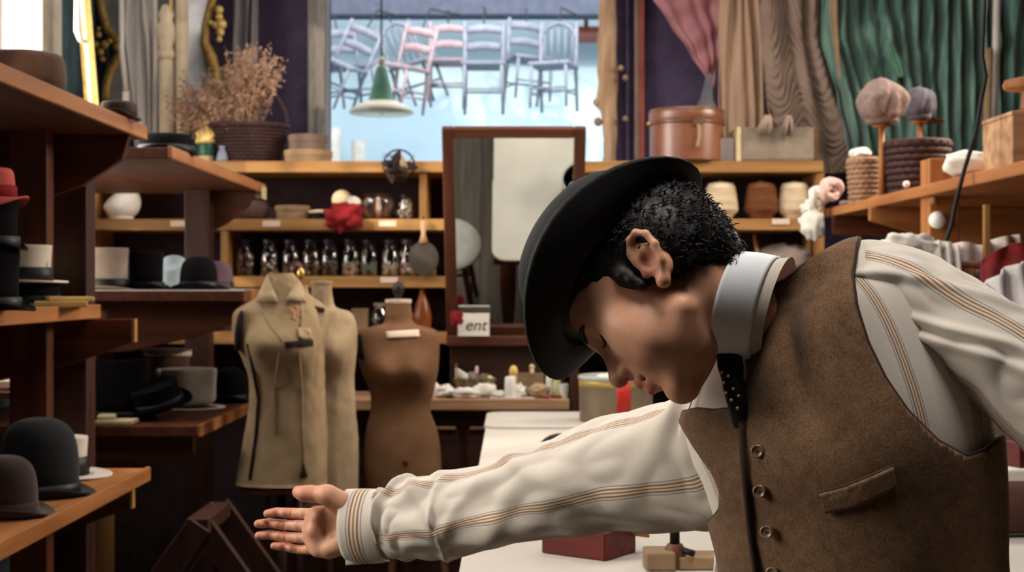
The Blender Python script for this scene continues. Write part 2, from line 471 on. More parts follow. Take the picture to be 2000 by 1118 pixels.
HN = [0]
def hall_chair(px, ytop, tilt, kind, label, sc=0.88, mt=None, rz=0.0):
    mt = mt or m_chair_far
    HN[0] += 1
    p = at(px, ytop, 13.1 if HN[0] % 2 else 12.62)
    t = thing('hanging_chair', label, 'chair', p, group='chairs hanging in the hall', rot=(0, tilt, rz))
    H = 0.92 * sc; w = 0.19 * sc; d = 0.36 * sc; zs = -H + 0.45 * sc
    r = 0.019 * sc
    s = G(); s.box((0, -d / 2, zs), (2 * w + 0.05, d + 0.04, 0.035)); obj('seat', s, mt, t, bevel=0.01)
    for sx in (-1, 1):
        b = G(); b.tube([(sx * w, 0.03, 0), (sx * w, 0.0, zs), (sx * w, 0.05, -H)], [r, r * 1.1, r * 0.8], 8); obj('back_leg', b, mt, t, smooth=True)
        b = G(); b.tube([(sx * (w - 0.01), -d, zs), (sx * w, -d - 0.02, -H)], [r, r * 0.7], 8); obj('front_leg', b, mt, t, smooth=True)
    if kind == 'ladder':
        for zz in (-0.05, -0.22):
            b = G(); b.grid(lambda u, v: Vector((w * (2 * u - 1), 0.03 - 0.03 * math.cos((u - 0.5) * PI), zz * sc - 0.075 * sc * v + 0.02 * math.sin(PI * u) * (1 if v < 0.5 else 0.5))), 9, 3)
            obj('back_slat', b, mt, t, smooth=True, solid=0.012)
    else:
        b = G(); b.tube([(w * math.cos(PI * k / 10), 0.02, zs * 0.45 + abs(zs) * 0.45 * math.sin(PI * k / 10)) for k in range(11)], r, 8); obj('back_hoop', b, mt, t, smooth=True)
        for k in range(-2, 3):
            b = G(); b.tube([(k * w * 0.38, 0.0, zs), (k * w * 0.4, 0.02, -0.03 - abs(k) * 0.02)], r * 0.5, 6); obj('spindle', b, mt, t, smooth=True)
    for (ya, zz) in ((-d, -H + 0.2 * sc), (0.03, -H + 0.22 * sc)):
        b = G(); b.tube([(-w, ya, zz), (w, ya, zz)], r * 0.6, 6); obj('stretcher', b, mt, t, smooth=True)
    for sx in (-1, 1):
        b = G(); b.tube([(sx * w, 0.03, -H + 0.17 * sc), (sx * w, -d, -H + 0.15 * sc)], r * 0.6, 6); obj('stretcher', b, mt, t, smooth=True)
    h = G(); h.tube([(0, 0.03, -0.05), (0, 0.06, 0.12)] if HN[0] % 2 else [(0, 0.03, -0.05), (0, 0.1, 0.16), (0, 0.7, 0.2)], 0.008, 6); obj('hook', h, m_iron, t)
    return t
hall_chair(660, 52, -0.12, 'ladder', 'haze-grey chair hanging at the far left of the hall beam, beside the pilaster', rz=0.5)
hall_chair(716, 48, 0.42, 'ladder', 'slatted chair hanging steeply tilted, left of the pendant lamp', rz=-0.3)
hall_chair(768, 46, -0.34, 'spindle', 'spindle-back chair hanging tilted right behind the pendant lamp stem', rz=0.4)
hall_chair(822, 48, 0.22, 'ladder', 'haze-mauve chair hanging slightly tilted, right of the pendant lamp', mt=m_chair_far2, rz=-0.5)
hall_chair(875, 42, 0.0, 'ladder', 'haze-mauve ladder-back chair hanging straight, fourth from the right on the beam', mt=m_chair_far2)
hall_chair(945, 42, 0.0, 'ladder', 'broad haze-grey chair with arched slats hanging straight above the standing mirror', sc=0.92)
hall_chair(1030, 38, 0.07, 'ladder', 'haze-grey chair hanging second from the right on the hall beam', rz=0.3)
hall_chair(1090, 45, 0.0, 'spindle', 'hoop-back chair with spindles hanging at the right end of the beam', rz=-0.3)

# pendant lamp in the hall
p = at(745, 208, 8.6)
lamp = thing('pendant_lamp', 'pendant lamp with green neck and wide cream enamel shade in the hall opening', 'lamp', p)
g = G(); g.lathe([(0.202, -0.045), (0.2, -0.028), (0.15, 0.008), (0.085, 0.034), (0.08, 0.026), (0.145, -0.002), (0.19, -0.036), (0.195, -0.048)], 40, fn=None)
obj('lamp_shade', g, m_cream_enamel, lamp, smooth=True)
g = G(); g.lathe([(0.085, 0.03), (0.078, 0.045), (0.066, 0.09), (0.05, 0.16), (0.036, 0.23), (0.026, 0.25), (0.001, 0.26)], 28); obj('lamp_neck', g, m_green_enamel, lamp, smooth=True)
g = G(); g.ball((0, 0, 0.285), 0.024); obj('cap', g, m_cream_enamel, lamp, smooth=True)
g = G(); g.tube([(0, 0, 0.3), (0, 0, 3.2)], 0.006, 6); obj('cable', g, m_cable, lamp)
g = G(); g.ball((0, 0, -0.02), 0.045); obj('bulb', g, m_white_ceramic, lamp, smooth=True)

# ------------------------------------------------------------------ curtains and drapes
def drape(name, mt, label, cat, edge0, edge1, d, amp=0.03, n=8, nu=90, nv=40, fn=None, thick=0.006, group=None):
    """cloth between two pixel edges given as [(x, y) ...] from top to bottom, hung d metres into the room"""
    def lerp(E, v):
        k = v * (len(E) - 1); i = min(int(k), len(E) - 2); f = k - i
        return E[i][0] + (E[i+1][0] - E[i][0]) * f, E[i][1] + (E[i+1][1] - E[i][1]) * f
    def f(u, v):
        a, b = lerp(edge0, v), lerp(edge1, v)
        px, py = a[0] + (b[0] - a[0]) * u, a[1] + (b[1] - a[1]) * u
        off = amp * (.75 + .9 * mnoise.noise((u * n * .5, v, n + 4.0))) * math.sin(2 * PI * n * u + 4.5 * mnoise.noise((u * 2.2, v * 1.3, n))) + amp * 0.8 * mnoise.noise((u * n * 1.3, v * 2.5, 3.0))
        if fn: off += fn(u, v)
        q = at(px, py, d)
        return Vector((q.x, d + off, q.z))
    g = G(); g.grid(f, nu, nv)
    o = obj(name, g, mt, smooth=True, solid=thick)
    return tag(o, label, cat, group)
drape('sheer_curtain', m_sheer, 'white sheer curtain hanging behind the gilt mirror frame', 'curtain', [(238, -60), (236, 60), (256, 200), (268, 330)], [(308, -60), (306, 60), (304, 330)], 6.75, 0.03, 4)
drape('grey_curtain', m_greycurt, 'narrow grey curtain above the dried flowers', 'curtain', [(455, -60), (448, 330)], [(503, -60), (500, 330)], 7.0, 0.03, 3)
drape('pink_drape', m_pinkdrape, 'dusty pink drape pulled into a point above the leather hat box', 'drape', [(1262, -60), (1278, 0), (1340, 90), (1388, 165)], [(1420, -60), (1412, 0), (1410, 90), (1392, 172)], 6.98, 0.018, 4, fn=lambda u, v: 0.018 * math.sin(26 * v + 5 * u))
drape('beige_curtain', m_beige_curtain, 'straight beige curtain between the pink drape and the ruched curtain', 'curtain', [(1406, -60), (1404, 330)], [(1492, -60), (1496, 330)], 6.92, 0.028, 4)
def ruche(u, v):
    z = v * 46 - 5.0 * math.cos(2 * PI * (u - .12) * 1.5) + 2.6 * mnoise.noise((u * 4, v * 6, 2))
    return 0.015 * (.6 + .9 * mnoise.noise((u * 5, v * 9, 7))) * math.sin(2 * PI * z / 2.6) * (0.35 + 0.65 * v) - 0.05 * v
drape('ruched_curtain', m_taupe, 'taupe ruched curtain gathered in scalloped folds', 'curtain', [(1478, -60), (1492, 120), (1500, 220), (1504, 340)], [(1600, -60), (1606, 80), (1638, 190), (1660, 262), (1652, 340)], 6.86, 0.03, 3, nu=90, nv=300, fn=ruche)
def swag(u, v):
    c = math.exp(-((u - 0.36) / 0.12) ** 2) * max(0, 1 - v * 1.5)
    return -0.05 * c * math.cos(18 * v) + 0.05 * mnoise.noise((u * 9 + v * 3, v * 3, 8)) + 0.02 * mnoise.noise((u * 24 + v * 7, v * 5, 1))
drape('velvet_curtain', m_velvet, 'green velvet curtain with deep folds behind the caps', 'curtain', [(1606, -60), (1610, 80), (1640, 190), (1662, 340)], [(1948, -60), (1946, 120), (1950, 340)], 6.75, 0.05, 13, nu=260, nv=70, fn=swag)
drape('velvet_curtain', m_velvet, 'dark green velvet curtain at the right edge, beyond the pale pole', 'curtain', [(1962, -60), (1964, 340)], [(2080, -60), (2080, 340)], 6.7, 0.05, 4, nu=80)
drape('cream_ribbon', m_muslin, 'cream ribbon strip hanging down the left of the green curtain', 'ribbon', [(1618, -60), (1621, 40), (1632, 120), (1640, 158)], [(1634, -60), (1636, 40), (1640, 120), (1643, 158)], 6.66, 0.003, 1, nu=8, thick=0.003)
drape('velvet_tie', M('velvet_tie', (96, 148, 122), (78, 128, 104), 0.8, sheen=0.5), 'pale green velvet tie-back hanging in the middle of the green curtain', 'tie', [(1732, 80), (1738, 120), (1752, 152)], [(1740, 80), (1766, 122), (1764, 150)], 6.69, 0.01, 2, nu=16, nv=14)
g = G(); g.tube([at(1948, -40, 6.55), at(1944, 160, 6.55), at(1938, 320, 6.55), on(1925, 6.55, 0.0)], 0.018, 10)
tag(obj('pale_pole', g, m_white_paint, smooth=True), 'pale slim pole standing against the green velvet curtain', 'pole')
g = G(); g.tube([at(1932, 95, 6.5), at(1926, 330, 6.5), on(1905, 6.5, 0.0)], 0.02, 10)
tag(obj('tan_pole', g, m_muslin, smooth=True), 'tan pole standing left of the pale pole', 'pole')

# ------------------------------------------------------------------ shelving along the back wall
ZR = [2.02, 1.756, 1.494, 1.237]
shv = thing('wall_shelving', 'long pine shelving with four boards along the back wall', 'shelving', (-0.2, 6.45, 0))
for z, x0, x1 in ((ZR[0], -1.95, 1.42), (ZR[1], -1.95, 1.33), (ZR[2], -1.95, 1.33), (ZR[3], -1.95, 1.33)):
    g = G(); g.box(((x0 + x1) / 2, 6.47, z - 0.026), (x1 - x0, 0.34, 0.052)); obj('shelf', g, wood('pine', 'x'), shv, world=True, bevel=0.004)
for px, z0, z1 in ((827, ZR[1], ZR[0]), (441, ZR[2], ZR[1]), (1600, 1.237, ZR[0]), (827, 0.97, ZR[3]), (1270, 0.97, ZR[3])):
    x = on(px, 6.34, 0).x
    g = G(); g.box((x, 6.47, (z0 + z1 - 0.052) / 2), (0.034, 0.32, z1 - z0 - 0.052)); obj('upright', g, wood('pine', 'z'), shv, world=True, bevel=0.003)
for x in (-1.93,):
    g = G(); g.box((x, 6.47, 1.0), (0.04, 0.34, 2.0)); obj('upright', g, wood('pine', 'z'), shv, world=True, bevel=0.003)
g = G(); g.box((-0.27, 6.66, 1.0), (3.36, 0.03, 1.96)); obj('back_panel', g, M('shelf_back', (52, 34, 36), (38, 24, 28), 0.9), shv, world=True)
for px, py in ((350, 437), (530, 437), (757, 437), (760, 547), (1525, 433)):
    q = at(px, py, 6.297)
    g = G(); g.box((q.x, 6.297, q.z), (0.08, 0.004, 0.026)); lb = obj('paper_label', g, m_label, shv, world=True)

# low work bench in front of the shelving
bench = thing('work_bench', 'dark work bench with a pale top and drawers below the shelving', 'bench', (-0.5, 6.2, 0))
g = G(); g.box((-0.42, 6.07, 0.946), (1.326, 0.44, 0.05)); obj('bench_top', g, wood('bench', 'x'), bench, world=True, bevel=0.006)
g = G(); g.box((-0.42, 6.10, 0.46), (1.28, 0.36, 0.92)); obj('body', g, wood('dark', 'x'), bench, world=True, bevel=0.005)
for i in range(3):
    for j in range(2):
        x = -0.84 + 0.42 * i; z = 0.752 - 0.2 * j
        g = G(); g.box((x, 5.912, z), (0.39, 0.024, 0.17)); dr = obj('drawer', g, wood('dark', 'x'), bench, world=True, bevel=0.006)
        k = G(); k.box((x, 5.895, z + 0.092), (0.36, 0.02, 0.012)); obj('pull', k, wood('bench', 'x'), dr, world=True, bevel=0.003)
g = G(); g.box((on(1121, 5.95, 0).x, 5.97, 0.56), (0.035, 0.22, 1.12)); obj('end_post', g, wood('dark', 'z'), bench, world=True, bevel=0.004)

# low chest that carries the mirror
chest = thing('low_chest', 'low dark reddish chest on the bench carrying the standing mirror', 'chest', on(988, 6.12, 0.971))
g = G(); g.box((-0.02, 6.13, 1.0855), (0.50, 0.24, 0.225)); obj('body', g, wood('dark', 'x'), chest, world=True, bevel=0.004)
g = G(); g.box((-0.02, 6.12, 1.213), (0.53, 0.30, 0.046)); obj('lid', g, wood('frame', 'x'), chest, world=True, bevel=0.006)

# the mirror, leaning forward
B_, T_ = Vector((0.008, 6.0, 1.240)), Vector((0.008, 5.578, 2.092))
mir = thing('standing_mirror', 'tall wood-framed mirror leaning forward on the low chest', 'mirror', B_)
ax = (T_ - B_); Lm = ax.length
mir.rotation_euler = (math.atan2(-(T_.y - B_.y), T_.z - B_.z), 0, 0)
Wm = 0.583
for sx in (-1, 1):
    g = G(); g.box((sx * (Wm / 2 - 0.024), 0, Lm / 2), (0.048, 0.035, Lm)); obj('side_rail', g, wood('frame', 'z'), mir, bevel=0.006)
for zz in (0.024, Lm - 0.022):
    g = G(); g.box((0, 0, zz), (Wm - 0.096, 0.033, 0.044)); obj('cross_rail', g, wood('frame', 'x'), mir, bevel=0.006)
g = G(); g.box((0, 0.004, Lm / 2), (Wm - 0.094, 0.006, Lm - 0.086)); obj('mirror_glass', g, m_mirror, mir)
g = G(); g.box((0, 0.014, Lm / 2), (Wm - 0.06, 0.008, Lm - 0.06)); obj('backing', g, wood('dark', 'z'), mir)
for sx in (-1, 1):
    g = G(); g.tube([(sx * 0.2, 0.02, Lm - 0.05), (sx * 0.2, 0.02 + 0.56, Lm - 0.34)], 0.004, 6); obj('stay_cord', g, m_cable, mir)

# ------------------------------------------------------------------ hat racks on the left
def rack(name, label, loc, shelves, posts, brackets, edge='orange'):
    t = thing(name, label, 'rack', loc)
    for x0, x1, y0, y1, z in shelves:
        g = G(); g.box(((x0 + x1) / 2, (y0 + y1) / 2, z - 0.018), (x1 - x0, y1 - y0, 0.036)); obj('shelf', g, wood('orange' if z < .9 else 'rack', 'y'), t, world=True, bevel=0.003)  # bottom shelf: light on its top put into a lighter wood colour
        g = G(); g.box((x1 + 0.006, (y0 + y1) / 2, z - 0.016), (0.014, y1 - y0, 0.042)); obj('lit_edge', g, wood(edge, 'y'), t, world=True, bevel=0.003)  # added strip: light on the shelf's front edge put into its colour
    for x0, x1, y0, y1, z0, z1, mt in posts:
        g = G(); g.box(((x0 + x1) / 2, (y0 + y1) / 2, (z0 + z1) / 2), (x1 - x0, y1 - y0, z1 - z0)); obj('post', g, wood(mt, 'z'), t, world=True, bevel=0.004)
    for x1, y, z, big in brackets:
        g = G(); zt = z - 0.037
        if big == 2:
            P = [(x1, zt), (x1 - 0.02, zt - 0.06), (x1 - 0.12, zt - 0.14), (x1 - 0.28, zt - 0.22), (x1 - 0.28, zt)]
        elif big:
            P = [(x1, zt), (x1 - 0.02, zt - 0.07), (x1 - 0.14, zt - 0.15), (x1 - 0.30, zt - 0.20), (x1 - 0.75, zt - 0.22), (x1 - 0.75, zt)]
        else:
            P = [(x1, zt), (x1, zt - 0.068), (x1 - 0.17, zt - 0.13), (x1 - 0.40, zt - 0.18), (x1 - 0.75, zt - 0.19), (x1 - 0.75, zt)]
        g.prism(P[::-1], y - 0.014, y + 0.014); obj('bracket', g, wood('rack', 'x'), t, world=True, bevel=0.003)
        if big is False:
            e = G(); e.box((x1 + 0.004, y, zt - 0.034), (0.008, 0.03, 0.068)); obj('lit_bracket_end', e, wood('pine', 'z'), t, world=True)  # pale cap added to show the bracket's end as lit
    return t
r1 = rack('hat_rack', 'near brown hat rack with three cantilevered shelves at the left edge', (-1.5, 3.2, 0),
     [(-2.02, -1.12, 2.7, 4.2, 1.93), (-2.02, -1.25, 2.7, 4.16, 1.39), (-2.02, -1.11, 2.7, 4.2, 0.896)],
     [(-1.43, -1.322, 3.93, 3.99, 0, 1.9, 'rack'), (-1.375, -1.262, 4.10, 4.19, 0, 1.9, 'dark')],
     [(-1.12, 4.06, 1.93, True), (-1.115, 4.07, 1.39, False), (-1.13, 4.1, 0.896, False), (-1.12, 2.85, 1.93, True), (-1.12, 2.85, 1.39, False), (-1.13, 2.85, 0.896, False)])
r2 = rack('hat_rack', 'far brown hat rack, behind the near one and left of the dress forms', (-1.5, 5.3, 0),
     [(-2.02, -1.115, 4.48, 6.18, 1.90), (-2.02, -0.94, 4.85, 5.62, 1.432), (-2.02, -1.08, 4.75, 5.80, 0.968)],
     [(-1.41, -1.30, 5.95, 6.03, 0, 1.87, 'dark'), (-2.0, -1.92, 4.95, 5.03, 0, 1.87, 'dark')],
     [(-1.125, 6.05, 1.90, 2), (-0.97, 4.95, 1.432, False), (-1.12, 4.86, 0.968, False)])
q = at(506, 378, 6.19); g = G(); g.box((-1.098, 6.12, 1.862), (0.004, 0.10, 0.055)); obj('paper_label', g, m_cream_edge, r2, world=True)
g = G(); g.box((-1.125, 6.183, 1.872), (0.045, 0.004, 0.06)); obj('paper_label', g, m_cream_edge, r2, world=True)

g = G(); g.box((-1.42, 5.225, 1.4345), (0.96, 0.75, 0.004)); obj('shelf_paper', g, m_paper, r2, world=True)
# ------------------------------------------------------------------ rack on the right
r3 = thing('side_rack', 'orange-brown side rack with a shelf and upright at the right edge', 'rack', (1.7, 4.2, 0))
g = G(); g.box((1.78, 4.05, 1.752), (0.96, 3.35, 0.036)); obj('shelf', g, wood('orange', 'y'), r3, world=True, bevel=0.004)
g = G(); g.box((1.372, 4.435, 0.928), (0.095, 0.10, 1.856)); obj('upright', g, wood('orange', 'z'), r3, world=True, bevel=0.004)
g = G(); g.prism([(1.285, 1.733), (2.24, 1.733), (2.24, 1.50), (1.62, 1.59), (1.285, 1.685)][::-1], 4.96, 4.99); obj('bracket', g, wood('orange', 'x'), r3, world=True, bevel=0.003)
g = G(); g.prism([(1.30, 1.733), (2.24, 1.733), (2.24, 1.60), (1.30, 1.66)][::-1], 5.60, 5.63); obj('bracket', g, wood('rack', 'x'), r3, world=True, bevel=0.003)
g = G(); g.box((1.85, 5.2, 1.30), (0.8, 0.9, 0.03)); obj('shelf', g, wood('rack', 'y'), r3, world=True, bevel=0.003)
g = G(); g.box((2.22, 4.05, 0.93), (0.06, 3.3, 1.86)); obj('side_panel', g, wood('rack', 'z'), r3, world=True)
q = at(1831, 430, 4.36); g = G(); g.ball(q, 0.028); g.tube([q, (q.x, 4.40, q.z)], 0.012); obj('knob', g, m_white_ceramic, r3, world=True, smooth=True)
q = at(1824, 388, 4.37); g = G(); g.tube([(q.x, 4.37, q.z + 0.018), (q.x, 4.37, q.z - 0.018)], 0.011); obj('peg', g, wood('pine', 'z'), r3, world=True, smooth=True)

# ------------------------------------------------------------------ the big table
ZT = 0.95
tab = thing('cutting_table', 'long white-topped cutting table behind the bending man', 'table', (0.6, 3.7, 0))
g = G(); g.box((0.57, 3.70, ZT - 0.03), (1.32, 3.30, 0.048)); obj('table_top', g, wood('frame', 'y'), tab, world=True, bevel=0.005)
for x in (-0.02, 1.17):
    for y in (2.15, 5.25):
        g = G(); g.lathe([(0.028, 0), (0.036, 0.1), (0.03, 0.3), (0.042, 0.6), (0.042, 0.9)], 16, c=(x, y, 0)); obj('leg', g, wood('frame', 'z'), tab, world=True, smooth=True)
for x in (-0.02, 1.17):
    g = G(); g.box((x, 3.7, 0.85), (0.03, 3.04, 0.12)); obj('apron', g, wood('dark', 'y'), tab, world=True)
for y in (2.15, 5.25):
    g = G(); g.box((0.575, y, 0.85), (1.15, 0.03, 0.12)); obj('apron', g, wood('dark', 'x'), tab, world=True)
def roundrect(x0, x1, y0, y1, r, n=6):
    P = []
    for cx, cy, a0 in ((x1 - r, y1 - r, 0), (x0 + r, y1 - r, 90), (x0 + r, y0 + r, 180), (x1 - r, y0 + r, 270)):
        for k in range(n + 1):
            a = math.radians(a0 + 90 * k / n); P.append((cx + r * math.cos(a), cy + r * math.sin(a)))
    return P
m_sheet = M('table_cloth_white', (200, 191, 181), (190, 181, 171), 0.85, scale=5)
g = G(); g.prism(roundrect(-0.092, 1.225, 2.06, 4.86, 0.03), ZT - 0.004, ZT + 0.002, axis='z')
tag(obj('white_sheet', g, m_sheet), 'large white pattern sheet covering the near part of the cutting table', 'sheet')
g = G(); g.prism(roundrect(-0.098, 1.22, 4.80, 5.37, 0.07), ZT - 0.005, ZT + 0.012, axis='z')
tag(obj('felt_pad', g, m_sheet, bevel=0.005), 'white padded board with rounded corners on the far end of the cutting table', 'pad')
# stool and dark floor cupboard to the left of the table (seen in the mirror)
st = thing('stool', 'round pale-seated stool standing left of the cutting table', 'stool', (-0.33, 5.0, 0))
g = G(); g.lathe([(0.001, 0.60), (0.16, 0.60), (0.175, 0.615), (0.17, 0.635), (0.10, 0.645), (0.001, 0.645)], 32); obj('seat', g, m_white_paint, st, smooth=True)
for k in range(4):
    a = PI / 4 + k * PI / 2
    g = G(); g.tube([(0.11 * math.cos(a), 0.11 * math.sin(a), 0.605), (0.19 * math.cos(a), 0.19 * math.sin(a), 0.015)], [0.018, 0.014], 8); obj('leg', g, wood('frame', 'z'), st, smooth=True)
    b = a + PI / 2
    g = G(); g.tube([(0.16 * math.cos(a), 0.16 * math.sin(a), 0.22), (0.16 * math.cos(b), 0.16 * math.sin(b), 0.22)], 0.009, 6); obj('stretcher', g, wood('frame', 'x'), st, smooth=True)
# trestle between the racks and the forms
tr = thing('trestle', 'brown wooden trestle with splayed legs below the dress forms', 'trestle', (-0.98, 4.5, 0))
for sx, mt in ((-1, 'dark'), (1, 'dark')):
    a = at(416, 1003, 4.5)
    g = G(); L_ = 0.86
    m = Matrix.Rotation(-sx * 0.62, 4, 'Y')
    g.box((a.x + sx * 0.24, 4.3 + 0.03 * sx, a.z - 0.345), (0.075, 0.035, L_), M=m); obj('leg', g, wood(mt, 'z'), tr, world=True, bevel=0.004)
g = G(); g.box((at(416, 0, 4.5).x, 4.44, at(0, 1006, 4.5).z + 0.0), (0.07, 0.34, 0.05)); obj('rail', g, wood('dark', 'y'), tr, world=True, bevel=0.004)
for sx in (-1, 1):
    a = at(416, 1003, 5.3)
    g = G(); a.z = at(416, 1003, 4.5).z
    g.box((at(416, 0, 4.5).x + sx * 0.24, 4.6 + 0.03 * sx, a.z - 0.345), (0.075, 0.035, 0.86), M=Matrix.Rotation(-sx * 0.62, 4, 'Y')); obj('leg', g, wood('dark', 'z'), tr, world=True, bevel=0.004)
# ------------------------------------------------------------------ hats
def hat_parts(t, kind, r, h, brim, mt, band_mt=None, oval=0.86, curl=0.018, band_h=0.03, th=0.004):
    if kind == 'bowler':
        prof = [(r, 0.002), (r * 1.01, h * .25), (r * .99, h * .5), (r * .93, h * .7), (r * .8, h * .85), (r * .58, h * .95), (r * .3, h * .99), (.001, h)]
    elif kind == 'top':
        prof = [(r * .98, 0.002), (r * .945, h * .35), (r * .95, h * .6), (r * 1.0, h * .96), (r * .985, h * .995), (r * .93, h), (.001, h * .99)]
    elif kind == 'soft':
        prof = [(r, 0.002), (r * .98, h * .5), (r * .95, h * .8), (r * .86, h * .96), (r * .7, h), (.001, h * .97)]
    else:
        prof = [(r, 0.002), (r * .985, h * .9), (r * .96, h), (.001, h * .995)]
    g = G(); g.lathe(prof, 40, 1, oval)
    obj('crown', g, mt, t, smooth=True, sub=1 if kind != 'boater' else 0)
    if brim > 0:
        R = r + brim
        n = 40
        def rz(k, r_):
            a = 2 * PI * k / n
            tt = max(0, (r_ - r) / brim)
            return curl * tt ** 2 * (1.3 * math.sin(a) ** 2 - 0.25 * math.cos(a) ** 2 + 0.1)
        radii = [r * .97, r + brim * .33, r + brim * .66, R * .99, R]
        V = []; F = []
        rows = [(q, th) for q in radii] + [(q, 0.0) for q in reversed(radii)]
        ov = (r * oval + brim) / R
        for q, dz in rows:
            o_ = oval + (ov - oval) * max(0, (q - r)) / brim
            for k in range(n):
                a = 2 * PI * k / n
                V.append((q * math.cos(a), q * o_ * math.sin(a), dz + rz(k, q)))
        m = len(rows)
        for i in range(m):
            for k in range(n):
                F.append((i*n+(k+1)%n, i*n+k, ((i+1)%m)*n+k, ((i+1)%m)*n+(k+1)%n))
        g = G(); g.add(V, F); obj('brim', g, mt, t, smooth=True)
    if band_mt:
        g = G(); g.lathe([(r * .99 + .001, 0.004), (r * 1.01 + .003, 0.008), (r * 1.0 + .003, band_h), (r * .98 + .001, band_h + .002)], 40, 1, oval)
        obj('hat_band', g, band_mt, t, smooth=True)

def hat(name, label, loc, kind, r, h, brim, mt, band=None, rz=0.0, rot=None, group=None, **k):
    t = thing(name, label, 'hat', loc, rz, group, rot)
    hat_parts(t, kind, r, h, brim, mt, band, **k)
    return t
GL = 'hats on the near rack'
GF = 'hats on the far rack'
hat('bowler_hat', 'brown rounded felt hat on the top shelf of the near rack', on(45, 3.55, 1.932), 'soft', 0.112, 0.118, 0.035, m_brown_felt, group=GL)
hat('bowler_hat', 'small dark hat at the far end of the near rack top shelf', on(232, 4.02, 1.932), 'soft', 0.055, 0.055, 0.012, m_wicker_dark, group=GL)
hat('bowler_hat', 'large navy bowler on the near rack, behind the small dark brown one', on(76, 3.66, 0.898), 'bowler', 0.103, 0.205, 0.042, m_navy_felt, m_ribbon, rz=0.3, group=GL)
hat('bowler_hat', 'small dark brown bowler at the front left of the near rack bottom shelf', on(8, 3.33, 0.898), 'bowler', 0.078, 0.145, 0.04, m_dkbrown_felt, m_dkbrown_felt, rz=0.2, group=GL)
hat('boater_hat', 'white hat with black band at the far end of the near rack bottom shelf', on(118, 4.02, 0.898), 'top', 0.079, 0.115, 0.068, m_white_felt, m_ribbon, group=GL, band_h=0.055, curl=0.004)
hat('top_hat', 'black top hat standing lowest in the stack at the left edge of the middle shelf', on(-26, 3.3, 1.392), 'top', 0.078, 0.145, 0.035, m_black_felt, m_ribbon, group=GL)
hat('top_hat', 'black top hat resting on another black one under the pink hat', on(-26, 3.3, 1.537), 'top', 0.074, 0.12, 0.02, m_black_felt, m_ribbon, group=GL)
hat('pink_hat', 'pink felt hat topmost on the black stack at the left edge', on(-22, 3.3, 1.658), 'soft', 0.062, 0.075, 0.03, m_pink_felt, m_red_cloth, group=GL, curl=-0.02)
hat('bowler_hat', 'low black hat under the grey top hat on the near rack middle shelf', on(58, 3.95, 1.392), 'boater', 0.085, 0.066, 0.035, m_black_felt, m_ribbon, group=GL, curl=0.006)
hat('top_hat', 'pale grey top hat with black band stacked on a low black hat', on(48, 3.95, 1.4595), 'top', 0.077, 0.108, 0.044, m_white_felt, m_ribbon, group=GL, band_h=0.042, curl=0.003)
g = G(); g.box((0, 0, 0.008), (0.14, 0.18, 0.016)); g.box((0.02, 0.01, 0.022), (0.12, 0.16, 0.012), rz=0.1)
tag(obj('folded_pattern', g, M('paper_yellow', (220, 186, 116), (204, 166, 96), 0.8), loc=on(120, 3.86, 1.392), rot=(0, 0, 0.3), bevel=0.003), 'yellow folded paper pattern at the end of the near rack middle shelf', 'paper')
g = G(); g.box((0, 0, 0.006), (0.08, 0.14, 0.012)); 
tag(obj('folded_pattern', g, MATS['paper_yellow'], loc=on(8, 3.55, 1.392), rot=(0, 0, -0.2), bevel=0.003), 'small yellow paper under the black hats at the left edge', 'paper')
hat('bowler_hat', 'flat black felt hat on the top shelf of the far rack', on(325, 4.76, 1.902), 'soft', 0.094, 0.072, 0.012, m_black_felt, m_ribbon, group=GF)
hat('top_hat', 'mauve grey top hat with black band at the left of the far rack middle shelf', on(208, 5.02, 1.434), 'top', 0.080, 0.155, 0.038, m_grey_felt, m_ribbon, group=GF, band_h=0.04, curl=0.01)
hat('top_hat', 'black top hat between the grey top hat and the pale blue bonnet', on(284, 5.1, 1.434), 'top', 0.068, 0.145, 0.035, m_black_felt, m_ribbon, group=GF)
hat('cloth_bonnet', 'pale blue cloth bonnet between the black top hat and the black bowler', on(340, 5.32, 1.434), 'bowler', 0.058, 0.135, 0.018, m_blue_felt, None, group=GF)
hat('bowler_hat', 'black bowler with wide brim at the front right of the far rack middle shelf', on(388, 5.02, 1.434), 'bowler', 0.068, 0.125, 0.044, m_black_felt, m_ribbon, group=GF)
hat('bowler_hat', 'mauve bowler behind the black bowler on the far rack middle shelf', on(424, 5.44, 1.434), 'bowler', 0.062, 0.115, 0.016, m_mauve_felt, m_ribbon, group=GF)
hat('top_hat', 'big black top hat at the left of the far rack bottom shelf', on(238, 4.98, 0.970), 'top', 0.098, 0.215, 0.03, m_black_felt, m_ribbon, group=GF)
hat('top_hat', 'brown grey top hat with pale rim lying upside down on the far rack bottom shelf', on(328, 5.62, 0.995 + 0.2), 'top', 0.092, 0.12, 0.02, m_brown_felt, m_white_felt, rot=(PI - 0.08, 0, 0), group=GF)
t_ = hat('boater_hat', 'cream white hat with rolled edge behind the tilted black hat', on(368, 5.42, 0.972), 'top', 0.112, 0.155, 0.03, m_white_felt, None, group=GF, curl=0.0)
g = G(); g.tube([(-0.108, -0.05, 0.15), (-0.07, -0.095, 0.09), (-0.04, -0.11, 0.04)], [0.012, 0.01, 0.006], 8); obj('rolled_edge', g, m_white_felt, t_, smooth=True)
hat('bowler_hat', 'black bowler at the right end of the far rack bottom shelf, beside the dress form', on(452, 5.72, 0.970), 'bowler', 0.068, 0.145, 0.02, m_black_felt, m_ribbon, group=GF)
hat('top_hat', 'black hat tipped on its side at the front of the far rack bottom shelf', on(310, 4.98, 1.018), 'top', 0.092, 0.085, 0.032, m_black_felt, m_ribbon, rot=(0.32, -0.22, 0), group=GF)
